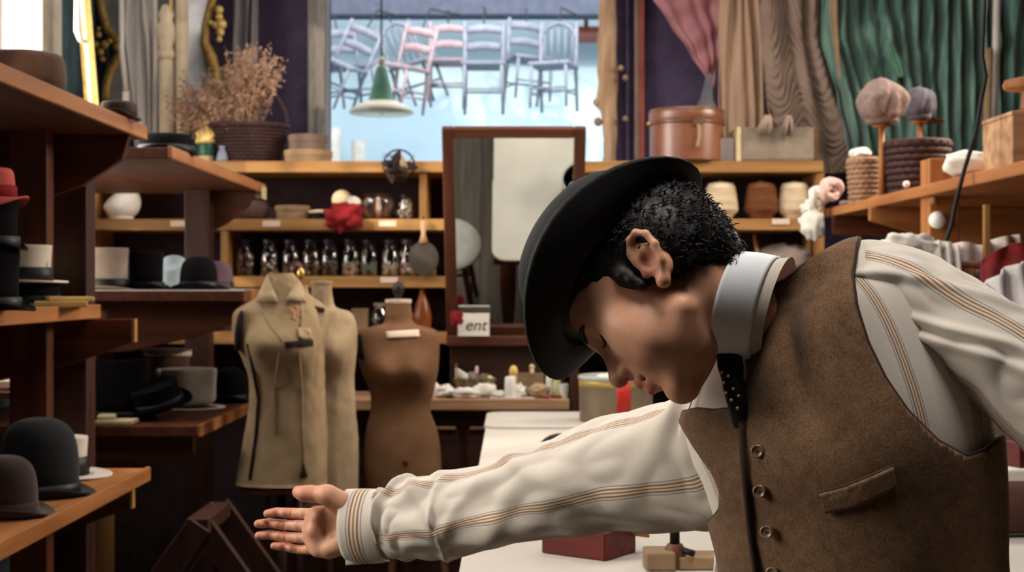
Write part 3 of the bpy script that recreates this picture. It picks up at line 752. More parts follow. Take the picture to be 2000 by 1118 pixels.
g = G(); g.box((0, 0, 0.008), (0.13, 0.10, 0.016)); g.box((-0.035, 0, 0.024), (0.06, 0.08, 0.016), rz=0.2)
tag(obj('folded_paper', g, m_cream_edge, loc=on(228, 4.82, 0.969), bevel=0.004), 'cream folded papers at the front left of the far rack bottom shelf', 'paper')
g = G(); g.ball((0, 0, 0.075), 0.085, 20, 14, (1, 1, 0.9)); g.lathe([(0.05, 0), (0.055, 0.015), (0.03, 0.03)], 20)
for i, v in enumerate(g.V):
    k = max(0, (v[2] - 0.06)) * 1.6; s = 1 - k * 2.2
    g.V[i] = (v[0] * s + k * 0.25, v[1] * s, v[2])
tag(obj('white_bag', g, m_white_cloth, smooth=True, loc=on(238, 6.4, ZR[1])), 'white gathered cloth bag on the left end of the second shelf', 'bag')
for px, py, d, w_, h_, nm in ((30, 722, 4.6, 0.03, 0.08, 'pale card standing behind the near rack, lower left'), (123, 720, 4.6, 0.022, 0.10, 'lilac grey card strip between the near rack posts')):
    q = at(px, py, d); g = G(); g.box((0, 0, 0), (w_, 0.006, h_)); g.box((0, 0.05, -h_ / 2 - 0.01), (0.12, 0.12, 0.02))
    tag(obj('card', g, m_label, loc=q), nm, 'card')
g = G(); g.box((-1.62, 4.62, at(0, 757, 4.6).z - 0.02), (0.34, 0.25, 0.02)); obj('shelf', g, wood('rack', 'x'), r1, world=True)

# ------------------------------------------------------------------ dress forms
def pxsurf(P, px, py, off=0.004, cam_side=None):
    """nearest surface vertex of the camera-facing side to a pixel, pushed out by off"""
    q = proj(P); d = (q[:, 0] - px) ** 2 + (q[:, 1] - py) ** 2 + (0 if cam_side is None else (~cam_side) * 1e7)
    i = int(np.argmin(d)); v = Vector(P[i])
    b = at(px, py, v.y)
    return Vector((b.x, v.y - off, b.z))
def dress_form(name, label, D, rows, mt, neck_cap, bust=None, dratio=0.62, group='dress forms', pole=True, base_wood=True, finial=None, yaw=0.0):
    zb = at(0, rows[-1][0], D).z
    cx = (rows[-2][1] + rows[-2][2]) / 2
    x0 = on(cx, D, 0).x
    t = thing(name, label, 'dress form', (x0, D, 0), 0, group)
    R = []
    for r in rows:
        py, a, b = r[:3]; dr = r[3] if len(r) > 3 else dratio
        z = at(0, py, D).z; hw = (b - a) / 2 / FPX * D; c = ((a + b) / 2 - CX) / FPX * D
        R.append((z, hw, hw * dr, c))
    ks = np.linspace(0, len(R) - 1, 70); A = np.array(R); idx = np.arange(len(R))
    def cr(col):
        out = []
        for k in ks:
            i = min(int(k), len(R) - 2); f = k - i
            p = [A[max(0, min(len(R) - 1, i + j)), col] for j in (-1, 0, 1, 2)]
            out.append(0.5 * (2*p[1] + (p[2]-p[0])*f + (2*p[0]-5*p[1]+4*p[2]-p[3])*f*f + (3*p[1]-p[0]-3*p[2]+p[3])*f**3))
        return out
    Z, HW, HD, C_ = cr(0), cr(1), cr(2), cr(3)
    n = 64; V = []; F = []
    for j in range(70):
        for k in range(n):
            a = 2 * PI * k / n
            ca, sa = math.cos(a), math.sin(a)
            e = 0.88
            x = C_[j] + HW[j] * math.copysign(abs(ca) ** e, ca); y = HD[j] * math.copysign(abs(sa) ** e, sa)
            v = Vector((x, D + y, Z[j]))
            if bust and sa < 0:
                for bx, by in bust:
                    q = at(bx, by, D); rr = 0.062
                    w = math.exp(-((v.x - q.x) ** 2 + (v.z - q.z) ** 2) / (2 * rr * rr * 0.55))
                    v.y -= 0.055 * w * (-sa) ** 0.7
            if mt in (m_muslin, m_muslin_pale):
                fo = .0045 * mnoise.noise(Vector((v.x * 26, v.y * 26, v.z * 5))) + .003 * mnoise.noise(Vector((v.x * 50, v.y * 50 + v.z * 20, v.z * 24)))
                v.x += fo * ca; v.y += fo * sa
            V.append(v)
    for j in range(69):
        for k in range(n):
            F.append((j*n+k, j*n+(k+1)%n, (j+1)*n+(k+1)%n, (j+1)*n+k))
    F.append(tuple(range(n))); F.append(tuple(range(70*n-1, 69*n-1, -1)))
    g = G(); g.add(V, F)
    body = obj('torso', g, mt, t, smooth=True, world=True)
    P = np.array([tuple(v) for v in V]); side = P[:, 1] < D
    if neck_cap is not None:
        zt = Z[0]
        g = G(); g.lathe([(HW[0] * 1.02, 0), (HW[0] * 1.08, 0.006), (HW[0] * 1.06, 0.016), (0.001, 0.018)], 28, 1, max(0.7, HD[0] / HW[0]), c=(C_[0], D, zt - 0.002)); obj('neck_cap', g, neck_cap, t, world=True, smooth=True, autos=0.8)
    if finial:
        g = G(); g.lathe([(0.016, 0), (0.012, 0.012), (0.022, 0.03), (0.026, 0.046), (0.02, 0.066), (0.001, 0.076)], 20, c=(C_[0] + finial[1], D, Z[0] + 0.012)); obj('finial', g, finial[0], t, world=True, smooth=True)
    g = G(); g.lathe([(HW[-1] * .9, 0), (HW[-1] * .9, -0.025)], 32, 1, HD[-1] / HW[-1], c=(C_[-1], D, zb)); obj('base_board', g, wood('rack', 'x'), t, world=True)
    g = G(); g.tube([(C_[-1], D, 0.1), (C_[-1], D, zb - 0.02)], 0.018, 12); obj('pole', g, wood('dark', 'z'), t, world=True, smooth=True)
    for k in range(3):
        a = 2 * PI * k / 3 + 0.5
        g = G(); g.tube([(C_[-1], D, 0.22), (C_[-1] + 0.12 * math.cos(a), D + 0.12 * math.sin(a), 0.12), (C_[-1] + 0.2 * math.cos(a), D + 0.2 * math.sin(a), 0.03)], [0.018, 0.016, 0.013], 8); obj('foot', g, wood('dark', 'z'), t, world=True, smooth=True)
    return t, P, side, D
def patch(name, t, P, side, pts, mt, off=0.005, n=10):
    """thin piece of cloth laid on a surface between two lines of pixels"""
    (a0, a1), (b0, b1) = pts
    def f(u, v):
        px = (a0[0] + (a1[0] - a0[0]) * u) * (1 - v) + (b0[0] + (b1[0] - b0[0]) * u) * v
        py = (a0[1] + (a1[1] - a0[1]) * u) * (1 - v) + (b0[1] + (b1[1] - b0[1]) * u) * v
        return pxsurf(P, px, py, off, side)
    g = G(); g.grid(f, n, 5)
    return obj(name, g, mt, t, world=True, smooth=True, solid=0.003)

DB = dress_form('dress_form', 'plain brown linen dress form with a paper label on its chest', 5.58,
    [(592, 754, 802, .8), (612, 752, 804, .8), (632, 748, 810, .75), (646, 700, 852, .55), (672, 694, 858, .6), (720, 705, 856, .66), (765, 722, 848, .62), (800, 724, 840, .64), (850, 714, 856, .66), (920, 712, 862, .68), (1010, 720, 858, .68)],
    m_form, m_label, bust=((752, 722), (825, 722)), finial=(M('finial_dark', (44, 26, 24), (34, 20, 18), 0.5), 0.0))
t, P, side, D = DB
patch('paper_label', t, P, side, (((754, 648), (818, 644)), ((756, 661), (820, 658))), m_label)
patch('red_spot', t, P, side, (((788, 899), (798, 899)), ((788, 907), (798, 907))), M('red_spot', (128, 30, 40), (108, 22, 30), 0.7), n=4)
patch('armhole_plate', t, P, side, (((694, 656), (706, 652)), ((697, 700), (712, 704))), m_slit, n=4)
q = pxsurf(P, 780, 600, 0.004, side)

DBp = dress_form('dress_form', 'pale beige dress form with round wooden neck top, behind the muslin ones', 5.36,
    [(556, 608, 648, .8), (580, 607, 650, .8), (600, 604, 656, .75), (612, 578, 686, .55), (640, 572, 697, .6), (690, 580, 696, .66), (745, 592, 692, .62), (790, 592, 694, .64), (860, 584, 698, .66), (945, 580, 700, .68), (985, 582, 700, .68)],
    m_muslin_pale, m_muslin_pale, bust=((600, 680), (664, 682)))
t, P, side, D = DBp
DA2 = dress_form('dress_form', 'muslin dress form with a dark wooden neck ball just behind the jacketed one', 5.14,
    [(556, 560, 600, .8), (575, 556, 604, .8), (590, 540, 626, .6), (606, 520, 640, .6), (640, 520, 642, .64), (690, 526, 634, .66), (750, 534, 634, .62), (800, 532, 636, .64), (870, 528, 638, .66), (930, 526, 638, .68)],
    m_muslin, None, bust=((575, 680), (622, 680)), finial=(M('finial_red', (70, 30, 26), (52, 22, 20), 0.4), 0.0))
t, P, side, D = DA2
patch('dark_slit', t, P, side, (((614, 598), (634, 602)), ((612, 606), (634, 610))), m_slit, n=6)
q = at(588, 535, 5.05); g = G(); g.ball(q, 0.014, 10, 8, (1, 1, 1.6)); obj('finial_glint', g, m_brass, t, world=True, smooth=True)  # golden highlight of the dark wooden finial, added as a bright ball
DA = dress_form('dress_form', 'front dress form wearing a tailored muslin jacket with a dark pocket slit', 4.88,
    [(533, 526, 572, .8), (556, 522, 588, .8), (578, 508, 600, .7), (596, 474, 612, .58), (618, 456, 622, .56), (660, 458, 628, .62), (700, 474, 630, .68), (745, 488, 630, .64), (800, 486, 632, .64), (870, 474, 636, .66), (945, 462, 638, .68)],
    m_muslin, None, bust=((520, 668), (585, 672)))
t, P, side, D = DA
patch('pocket_slit', t, P, side, (((556, 668), (612, 664)), ((557, 680), (612, 676))), m_slit)
patch('pocket_flap', t, P, side, (((582, 640), (606, 642)), ((584, 662), (610, 664))), m_muslin_pale, 0.008)
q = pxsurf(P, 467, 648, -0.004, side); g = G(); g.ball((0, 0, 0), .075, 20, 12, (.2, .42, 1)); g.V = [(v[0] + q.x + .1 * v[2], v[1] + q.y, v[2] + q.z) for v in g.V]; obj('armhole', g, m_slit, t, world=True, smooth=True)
patch('vent_notch', t, P, side, (((592, 904), (594, 904)), ((586, 932), (602, 932))), m_slit, n=4)
for line, r_ in (([(484, 672), (494, 720), (505, 780), (500, 850), (488, 938)], 0.006), ([(505, 590), (530, 640), (552, 668)], 0.003), ([(588, 585), (590, 620), (586, 640)], 0.003), ([(584, 684), (590, 760), (592, 850), (592, 905)], 0.003), ([(545, 690), (535, 760), (540, 850)], 0.003)):
    g = G(); g.tube([pxsurf(P, a, b, 0.001, side) for a, b in line], r_, 6); obj('seam', g, m_slit if r_ > 0.005 else m_muslin, t, world=True, smooth=True)
for ln in ([(566, 602), (574, 612), (570, 622), (580, 628)], [(576, 600), (584, 608), (580, 618), (590, 622)], [(564, 612), (586, 614)]):
    g = G(); g.tube([pxsurf(P, a, b, 0.0, side) for a, b in ln], 0.0035, 6); obj('chalk_mark', g, M('chalk_red', (190, 116, 92), (176, 100, 78), 0.9), t, world=True, smooth=True)
for (a, b, c_) in (((500, 588), (524, 536), (545, 590)), ((600, 590), (584, 545), (560, 586))):
    A_, B2, C2 = (pxsurf(P, *k, 0.012, side) for k in (a, b, c_))
    g = G(); g.grid(lambda u, v: A_.lerp(C2, u).lerp(B2, v) + Vector((0, -0.012 * math.sin(PI * u) * (1 - v), 0)), 7, 5); obj('lapel', g, m_muslin_pale, t, world=True, smooth=True, solid=0.004)

# ------------------------------------------------------------------ things on the back shelving
ZS = ZR[0]
# basket of dried flowers
def basket(name, label, loc, r0, r1, h, mt, handle=False, oval=1.0, nw=11, ns=26):
    t = thing(name, label, 'basket', loc)
    g = G()
    for i in range(nw):
        f = i / (nw - 1); r = r0 + (r1 - r0) * f; z = 0.008 + (h - 0.016) * f
        g.tube([((r + 0.004 * (-1) ** (k + i)) * math.cos(2 * PI * k / (2 * ns)), (r + 0.004 * (-1) ** (k + i)) * oval * math.sin(2 * PI * k / (2 * ns)), z) for k in range(2 * ns + 1)], h / nw * 0.56, 6, caps=False)
    w = obj('wicker_weave', g, mt, t, smooth=True); w['kind'] = 'stuff'
    g = G()
    for k in range(ns):
        a = 2 * PI * (k + .5) / ns
        g.tube([(r0 * math.cos(a), r0 * oval * math.sin(a), 0.004), (r1 * math.cos(a), r1 * oval * math.sin(a), h)], 0.004, 5)
    w = obj('wicker_stakes', g, mt, t, smooth=True); w['kind'] = 'stuff'
    g = G(); g.tube([(r1 * 1.02 * math.cos(2 * PI * k / 40), r1 * 1.02 * oval * math.sin(2 * PI * k / 40), h) for k in range(41)], 0.011, 8, caps=False); obj('rim', g, mt, t, smooth=True)
    g = G(); g.lathe([(0.001, 0.003), (r0, 0.003), (r0, 0.01), (0.001, 0.01)], 32, 1, oval); obj('bottom', g, mt, t)
    if handle:
        g = G(); g.tube([(r1 * math.cos(PI * k / 16), 0, h + handle * math.sin(PI * k / 16)) for k in range(17)], 0.009, 8); obj('handle', g, mt, t, smooth=True)
    return t
basket('wicker_basket', 'dark wicker basket holding the dried flowers on the top shelf', on(485, 6.46, ZS), 0.135, 0.185, 0.175, m_wicker_dark, handle=0.20, oval=0.72)
rng = random.Random(3)
g = G()
cen = on(462, 6.46, ZS + 0.15)
def blob(g, c, r):
    P = [(r,0,0),(-r,0,0),(0,r,0),(0,-r,0),(0,0,r),(0,0,-r)]
    g.add([(c[0]+a*rng.uniform(.7,1.3), c[1]+b*rng.uniform(.7,1.3), c[2]+d*rng.uniform(.7,1.3)) for a,b,d in P], [(0,2,4),(2,1,4),(1,3,4),(3,0,4),(2,0,5),(1,2,5),(3,1,5),(0,3,5)])
plume = [(530, 118), (500, 108), (470, 120), (440, 150), (410, 165), (385, 180), (365, 190), (360, 215), (400, 205), (430, 200), (460, 180), (490, 160), (515, 150), (375, 240), (415, 235), (450, 222), (480, 205), (505, 190), (528, 135), (485, 125), (455, 140)]
for px, py in plume:
    for s in range(13):
        tip = at(px + rng.uniform(-32, 22), py + rng.uniform(-22, 30), 6.46 + rng.uniform(-0.12, 0.12))
        base = cen + Vector((rng.uniform(-.08, .1), rng.uniform(-.07, .07), rng.uniform(-.05, .03)))
        mid = base.lerp(tip, 0.55) + Vector((rng.uniform(-.02, .02), rng.uniform(-.02, .02), 0.015))
        g.tube([base, mid, tip], [0.0016, 0.0014, 0.0008], 4)
        for b_ in range(26):
            f = rng.uniform(0.55, 1.04); c = base.lerp(tip, f) + Vector((rng.gauss(0, .013), rng.gauss(0, .013), rng.gauss(0, .013)))
            blob(g, c, rng.uniform(.003, .0075))
tag(obj('dried_flowers', g, m_dried), 'bunch of dusty brown dried flowers spilling from the dark basket', 'flowers', kind='stuff')
# statuette
p = on(402, 6.4, ZS); t = thing('statuette', 'small gilt seated figure on a green drum with pale base', 'statuette', p)
g = G(); g.lathe([(0.036, 0), (0.036, 0.03), (0.03, 0.034)], 24); obj('base', g, m_cream_edge, t, smooth=True, autos=0.6)
g = G(); g.lathe([(0.034, 0.034), (0.04, 0.04), (0.04, 0.085), (0.035, 0.09)], 24); obj('drum', g, M('green_glaze', (58, 108, 84), (44, 88, 68), 0.3), t, smooth=True, autos=0.6)
g = G(); g.lathe([(0.048, 0.09), (0.05, 0.105), (0.036, 0.135), (0.024, 0.16), (0.012, 0.172)], 20, 1, .8); g.ball((0.004, 0, 0.188), 0.018, 14, 10); g.tube([(0.02, -0.01, 0.15), (0.04, -0.02, 0.13), (0.03, -0.035, 0.11)], [0.01, 0.009, 0.007], 8); g.tube([(-0.02, -0.01, 0.15), (-0.036, -0.02, 0.13), (-0.02, -0.035, 0.115)], [0.01, 0.009, 0.007], 8)
obj('figure', g, m_gold, t, smooth=True)
g = G(); g.lathe([(0.02, 0), (0.028, 0.01), (0.022, 0.04), (0.012, 0.06), (0.016, 0.075), (0.012, 0.074)], 20)
tag(obj('glass_cruet', g, M('blue_glaze', (150, 158, 176), (120, 126, 148), 0.2), smooth=True, loc=on(434, 6.36, ZS)), 'small blue grey cruet beside the gilt statuette', 'cruet')
# round boxes
for px, z, r, h, mt, lab in ((602, ZS, 0.112, 0.058, m_cardb, 'beige round box with lid at the bottom of the pair by the opening'), (602, ZS + 0.0585, 0.092, 0.072, M('box_taupe', (112, 92, 82), (94, 76, 68), 0.8), 'taupe round box stacked on the beige one by the opening')):
    t = thing('round_box', lab, 'box', on(px, 6.43, z), group='round boxes on the top shelf')
    g = G(); g.lathe([(r * .97, 0), (r * .97, h * .6), (r * .95, h * .6)], 36); obj('box_body', g, mt, t, smooth=True, autos=0.6)
    g = G(); g.lathe([(r, h * .52), (r, h - .002), (r * .98, h), (.001, h)], 36); obj('lid', g, mt, t, smooth=True, autos=0.6)
# bouquet of dried leaves hanging on the shelf edge, and its small dark twin on the right
def wreath(name, label, px, py, r, d, seed):
    R = random.Random(seed); t = thing(name, label, 'ornament', at(px, py, d))
    g = G(); g.tube([(r * 0.9 * math.cos(2 * PI * k / 24), 0.0, r * 0.9 * math.sin(2 * PI * k / 24)) for k in range(25)], 0.004, 6, caps=False); obj('wire_ring', g, m_iron, t, smooth=True)
    for i, mt in enumerate((m_wicker_dark, m_muslin, m_dkbrown_felt, m_iron) * 3):
        a = R.uniform(0, 2 * PI); q = R.uniform(0.1, 0.75) * r; L_ = r * R.uniform(.45, .75); w_ = L_ * R.uniform(.3, .45); z0 = R.uniform(0, 2 * PI)
        g = G(); g.grid(lambda u, v: Vector((q * math.cos(a), -0.012 - 0.004 * i / 3, q * math.sin(a))) + Matrix.Rotation(z0, 3, 'Y') @ Vector(((v - .5) * L_ * 2, -0.012 * math.cos((v - .5) * PI), (u - .5) * 2 * w_ * math.sin(PI * min(1, max(0, v))) ** 0.8)), 4, 7)
        obj('leaf', g, mt, t, smooth=True, solid=0.002)
    for i in range(4):
        a = R.uniform(0.2, 2.9); g = G(); g.tube([(0, -0.01, 0), (r * .6 * math.cos(a), -0.02, r * .7 * math.sin(a)), (r * 1.1 * math.cos(a + .3), -0.01, r * 1.2 * math.sin(a + .3))], [0.003, 0.002, 0.001], 5); obj('stem', g, m_iron, t, smooth=True)
    return t
wreath('leaf_bouquet', 'dark dried leaf bouquet hanging on the top shelf edge left of the mirror', 779, 323, 0.078, 6.26, 5)
wreath('leaf_bouquet', 'small dark leaf rosette on the shelf edge behind the bowler hat', 1216, 336, 0.04, 6.26, 9)

# leather hat box
p = on(1341, 6.44, ZS); t = thing('leather_hat_box', 'round tan leather hat box with a lidded top and hanging strap', 'hat box', p)
r = 0.174
g = G(); g.lathe([(r * .985, 0), (r * .985, 0.215)], 56); obj('box_body', g, m_leather, t, smooth=True, autos=0.6)
g = G(); g.lathe([(r, 0.188), (r * 1.012, 0.192), (r * 1.012, 0.238), (r * .99, 0.246), (.001, 0.248)], 56); obj('lid', g, m_leather, t, smooth=True, autos=0.6)
for zz in (0.006, 0.178, 0.236):
    g = G(); g.tube([(r * 1.0 * math.cos(2 * PI * k / 56), r * 1.0 * math.sin(2 * PI * k / 56), zz) for k in range(57)], 0.004, 6, caps=False); obj('piping', g, m_leather_dk, t, smooth=True)
g = G(); g.box((0.028, -r - 0.004, 0.185), (0.044, 0.012, 0.05)); obj('clasp', g, m_leather_dk, t, bevel=0.004)
g = G(); g.grid(lambda u, v: Vector((0.022 + 0.016 * u + 0.006 * math.sin(4 * v), -r - 0.008, 0.165 - 0.11 * v)), 3, 10); obj('strap', g, m_muslin, t, smooth=True, solid=0.003)
g = G(); g.ball((-r * 1.0, -0.01, 0.185), 0.012); obj('stud', g, m_brass, t, smooth=True)
g = G(); g.lathe([(0.055, 0), (0.05, 0.01), (0.03, 0.05), (0.022, 0.10), (0.016, 0.15), (0.004, 0.175)], 20, 1, .8, fn=lambda v, a, r_: v + Vector((0.10 * v.z, 0, 0)))
tag(obj('felt_cone', g, M('felt_slate', (88, 88, 92), (70, 70, 76), 0.9), smooth=True, loc=on(1378, 6.44, ZS + 0.25)), 'slate grey pointed felt cone standing on the leather hat box lid', 'hat form')
# grey canvas case
p = on(1512, 6.42, ZS); t = thing('canvas_case', 'grey canvas case with cream left end on the top shelf beside the hat box', 'case', p)
g = G(); g.box((0, 0, 0.075), (0.355, 0.22, 0.15)); obj('body', g, m_canvas, t, bevel=0.012)
g = G(); g.box((-0.182, 0, 0.077), (0.02, 0.228, 0.16)); obj('cream_binding', g, m_cream_edge, t, bevel=0.006)
g = G(); g.box((0.17, 0, 0.077), (0.02, 0.226, 0.158)); obj('end_binding', g, m_leather_dk, t, bevel=0.006)
g = G(); g.box((0, 0, 0.148), (0.34, 0.222, 0.012)); obj('lid', g, m_canvas, t, bevel=0.005)
g = G(); g.box((-0.232, 0.02, 0.055), (0.07, 0.18, 0.11))
tag(obj('lilac_box', g, M('box_lilac', (172, 158, 156), (156, 142, 142), 0.8), loc=p, bevel=0.006), 'lilac grey small box between the leather hat box and the canvas case', 'box')
R2_ = random.Random(4)
def tassel(px, py0, py1, d, mt, label):
    g = G(); a = at(px, py0, d); b = at(px - 8, py1, d)
    for k in range(10):
        o_ = Vector((R2_.uniform(-.03, .03), R2_.uniform(-.012, .012), 0))
        g.tube([a + o_ * .3, a.lerp(b, .5) + o_, b + o_ * 1.4], [0.008, 0.007, 0.003], 6)
    tag(obj('knotted_fringe', g, mt, smooth=True), label, 'fringe')
tassel(1500, 226, 262, 6.28, m_taupe, 'taupe knotted fringe lying over the left of the canvas case')
tassel(1540, 226, 266, 6.28, m_taupe, 'taupe knotted fringe lying over the middle of the canvas case')

# yarn cones on the second shelf, right
Z2 = ZR[1]
def cone(px, mt, lab):
    t = thing('yarn_cone', lab, 'yarn', on(px, 6.4, Z2), group='yarn cones')
    g = G(); g.lathe([(0.05, 0.0), (0.052, 0.012), (0.066, 0.028), (0.076, 0.036), (0.079, 0.05), (0.066, 0.150), (0.058, 0.168), (0.03, 0.174), (.001, 0.174)], 36)
    obj('yarn', g, mt, t, smooth=True)
    g = G()
    for k in range(14):
        z = 0.05 + 0.0076 * k; r_ = 0.0795 - (z - 0.05) * 0.135
        g.tube([(r_ * math.cos(2 * PI * i / 28), r_ * math.sin(2 * PI * i / 28), z + 0.003 * math.sin(2 * PI * i / 28 + k)) for i in range(29)], 0.0028, 5, caps=False)
    w = obj('yarn_winding', g, mt, t, smooth=True); w['kind'] = 'stuff'
    g = G(); g.lathe([(0.012, 0.172), (0.012, 0.182), (0.006, 0.182), (0.006, 0.174)], 16); obj('core', g, m_cardb, t)
cone(1408, m_yarn_cream, 'cream yarn cone nearest the bowler hat on the second shelf')
cone(1487, m_yarn_brown, 'brown yarn cone between the two cream ones')
cone(1552, m_yarn_cream, 'cream yarn cone right of the brown one, by the shelf end')

# second shelf, left
g = G(); g.lathe([(0.07, 0), (0.088, 0.02), (0.092, 0.06), (0.08, 0.085), (0.05, 0.09), (0.001, 0.085)], 28)
tag(obj('brown_pot', g, M('clay_brown', (84, 58, 52), (66, 44, 40), 0.8), smooth=True, loc=on(487, 6.42, Z2)), 'squat dark brown pot under the corner of the far hat rack', 'pot')
t = thing('round_box', 'shallow round wooden box left of the little tin', 'box', on(572, 6.42, Z2))
g = G(); g.lathe([(0.075, 0), (0.078, 0.05)], 32); obj('box_body', g, m_cardb, t, smooth=True, autos=0.6)
g = G(); g.lathe([(0.082, 0.042), (0.082, 0.062), (0.078, 0.066), (0.001, 0.066)], 32); obj('lid', g, m_cardb, t, smooth=True, autos=0.6)
t = thing('small_tin', 'small dark lidded tin with pale rim beside the red wool', 'tin', on(622, 6.38, Z2))
g = G(); g.lathe([(0.036, 0), (0.04, 0.03)], 24); obj('tin_body', g, m_iron, t, smooth=True, autos=0.6)
g = G(); g.lathe([(0.045, 0.03), (0.046, 0.04), (0.02, 0.046), (0.001, 0.046)], 24); obj('lid', g, m_label, t, smooth=True)
def crumple(name, label, cat, c, r, mt, sc=(1, 1, 1), seed=0, amp=0.35, n=26, m=18, group=None, freq=2.2):
    g = G(); g.ball((0, 0, 0), 1.0, n, m)
    for i, v in enumerate(g.V):
        d = 1 + amp * mnoise.noise(Vector(v) * freq + Vector((seed * 7.1, 0, 0))) + amp * .5 * mnoise.noise(Vector(v) * freq * 2.3 + Vector((0, seed * 3.3, 0)))
        g.V[i] = (v[0] * d * r * sc[0], v[1] * d * r * sc[1], v[2] * d * r * sc[2])
    return tag(obj(name, g, mt, smooth=True, loc=c), label, cat, group)
crumple('red_wool_cloth', 'crumpled red wool cloth spilling over the second shelf edge', 'cloth', at(672, 424, 6.27), 0.078, m_red_cloth, (1.08, .75, .78), 3, 0.5)
g = G(); g.ball((0, 0, 0), 0.048, 24, 16); 
tag(obj('white_yarn_ball', g, m_yarn_cream, smooth=True, loc=at(668, 391, 6.42)), 'white ball of yarn lying on the red wool', 'yarn')
t = thing('thread_spool', 'grey thread spool lying end-on right of the white yarn ball', 'spool', at(692, 397, 6.34))
g = G(); g.tube([(0, -0.03, 0), (0, 0.03, 0)], 0.024, 20); obj('thread', g, m_grey_felt, t, smooth=True, autos=.6)
for y in (-0.032, 0.032):
    g = G(); g.tube([(0, y - .003, 0), (0, y + .003, 0)], 0.03, 20); obj('flange', g, m_white_felt, t)
t = thing('glass_bowl', 'glass bowl of pink striped ribbons under the leaf bouquet', 'bowl', on(738, 6.42, Z2))
g = G(); g.lathe([(0.04, 0), (0.065, 0.02), (0.078, 0.07), (0.076, 0.118), (0.074, 0.118), (0.075, 0.07), (0.062, 0.022), (0.001, 0.006)], 36); obj('glass', g, m_glass, t, smooth=True)
for k in range(9):
    a = 2 * PI * k / 9; mt = m_pink_cloth if k % 2 else m_mauve_felt
    g = G(); g.tube([(0.03 * math.cos(a), 0.03 * math.sin(a), 0.012), (0.062 * math.cos(a), 0.062 * math.sin(a), 0.055), (0.045 * math.cos(a), 0.045 * math.sin(a), 0.1)], [0.01, 0.015, 0.01], 8); obj('ribbon_roll', g, mt, t, smooth=True)
def jar(px, z, r, h, d, lab, cont, fill, lid=m_iron, group='jars of buttons and trimmings', seed=0):
    t = thing('glass_jar', lab, 'jar', on(px, d, z), group=group)
    g = G(); g.lathe([(r * .9, 0.0), (r, 0.006), (r, h * .68), (r * .72, h * .8), (r * .7, h * .9), (r * .66, h * .9), (r * .68, h * .79), (r * .95, h * .67), (r * .95, 0.01), (.001, 0.008)], 24); obj('glass', g, m_glass, t, smooth=True)
    g = G(); g.lathe([(r * .76, h * .88), (r * .78, h * .985), (r * .7, h), (.001, h)], 24); obj('lid', g, lid, t, smooth=True, autos=0.6)
    R = random.Random(seed)
    for q, mt in enumerate(cont):
        g = G()
        for k in range(16):
            a = R.uniform(0, 2 * PI); rr = r * .82 * R.uniform(.3, 1) ** .5
            blob(g, (rr * math.cos(a), rr * math.sin(a), 0.014 + h * fill * R.uniform(0, 1)), R.uniform(.008, .013))
        c = obj('buttons', g, mt, t); c['kind'] = 'stuff'
    return t
mb = M('button_blue', (150, 176, 190), (110, 130, 150), 0.3)
conts = [(m_pink_cloth, m_mauve_felt), (m_white_cloth, m_mauve_felt), (m_mauve_felt, m_grey_felt), (m_mauve_felt, m_pink_cloth), (m_grey_felt, m_navy_felt), (m_cream_edge, m_pink_cloth), (mb, m_green_enamel), (m_white_cloth, m_cream_edge), (m_pink_cloth, m_white_cloth), (m_grey_felt, m_mauve_felt)]
labs = ['glass jar of pink trimmings first in the jar row, beside the shelf upright', 'glass jar of white and mauve scraps second from the left in the jar row', 'glass jar of dark mauve scraps third in the row behind the muslin collar', 'glass jar of mauve buttons fourth in the jar row', 'glass jar of grey and navy scraps fifth in the jar row', 'glass jar of cream and pink buttons sixth in the jar row', 'glass jar of pale blue buttons seventh in the jar row', 'glass jar of white buttons eighth in the jar row, above a paper label', 'glass jar of pink and white buttons ninth in the row, beside the hanging paddle', 'glass jar mostly hidden behind the hanging paddle']
for k, px in enumerate((479, 526, 568, 608, 644, 685, 721, 762, 797, 836)):
    jar(px, ZR[2], 0.042, 0.172, 6.42, labs[k], conts[k], 0.28 if k in (5, 6, 7) else 0.55, seed=k, lid=(M('jar_lid', (58, 50, 60), (46, 40, 50), 0.4, 0.4)))
jar(792, Z2, 0.032, 0.115, 6.40, 'small glass jar with grey beads right of the ribbon bowl', (m_grey_felt, m_white_cloth), 0.5, seed=31, group=None)
jar(741, ZR[3], 0.034, 0.135, 6.36, 'dark glass jar left of the brown dress form neck', (m_navy_felt, mb), 0.4, seed=32, lid=m_grey_felt, group=None)
jar(795, ZR[3], 0.032, 0.16, 6.40, 'tall glass jar behind the brown dress form neck', (m_grey_felt, m_white_cloth), 0.5, seed=33, group=None)
g = G(); g.box((0, 0, 0.05), (0.07, 0.1, 0.10)); g.box((0, 0, 0.103), (0.074, 0.104, 0.012))
tag(obj('card_box', g, m_cardb, loc=on(704, 6.36, ZR[3]), bevel=0.003), 'tan card box between the pale and the brown dress form', 'box')
g = G(); g.lathe([(0.03, 0), (0.038, 0.02), (0.042, 0.07), (0.03, 0.13), (0.013, 0.175), (0.012, 0.2), (0.016, 0.205), (0.001, 0.215)], 28)
tag(obj('amber_flask', g, M('amber_glaze', (150, 82, 44), (120, 60, 30), 0.3), smooth=True, loc=on(825, 6.34, ZR[3])), 'pear shaped amber brown flask left of the mirror foot', 'flask')
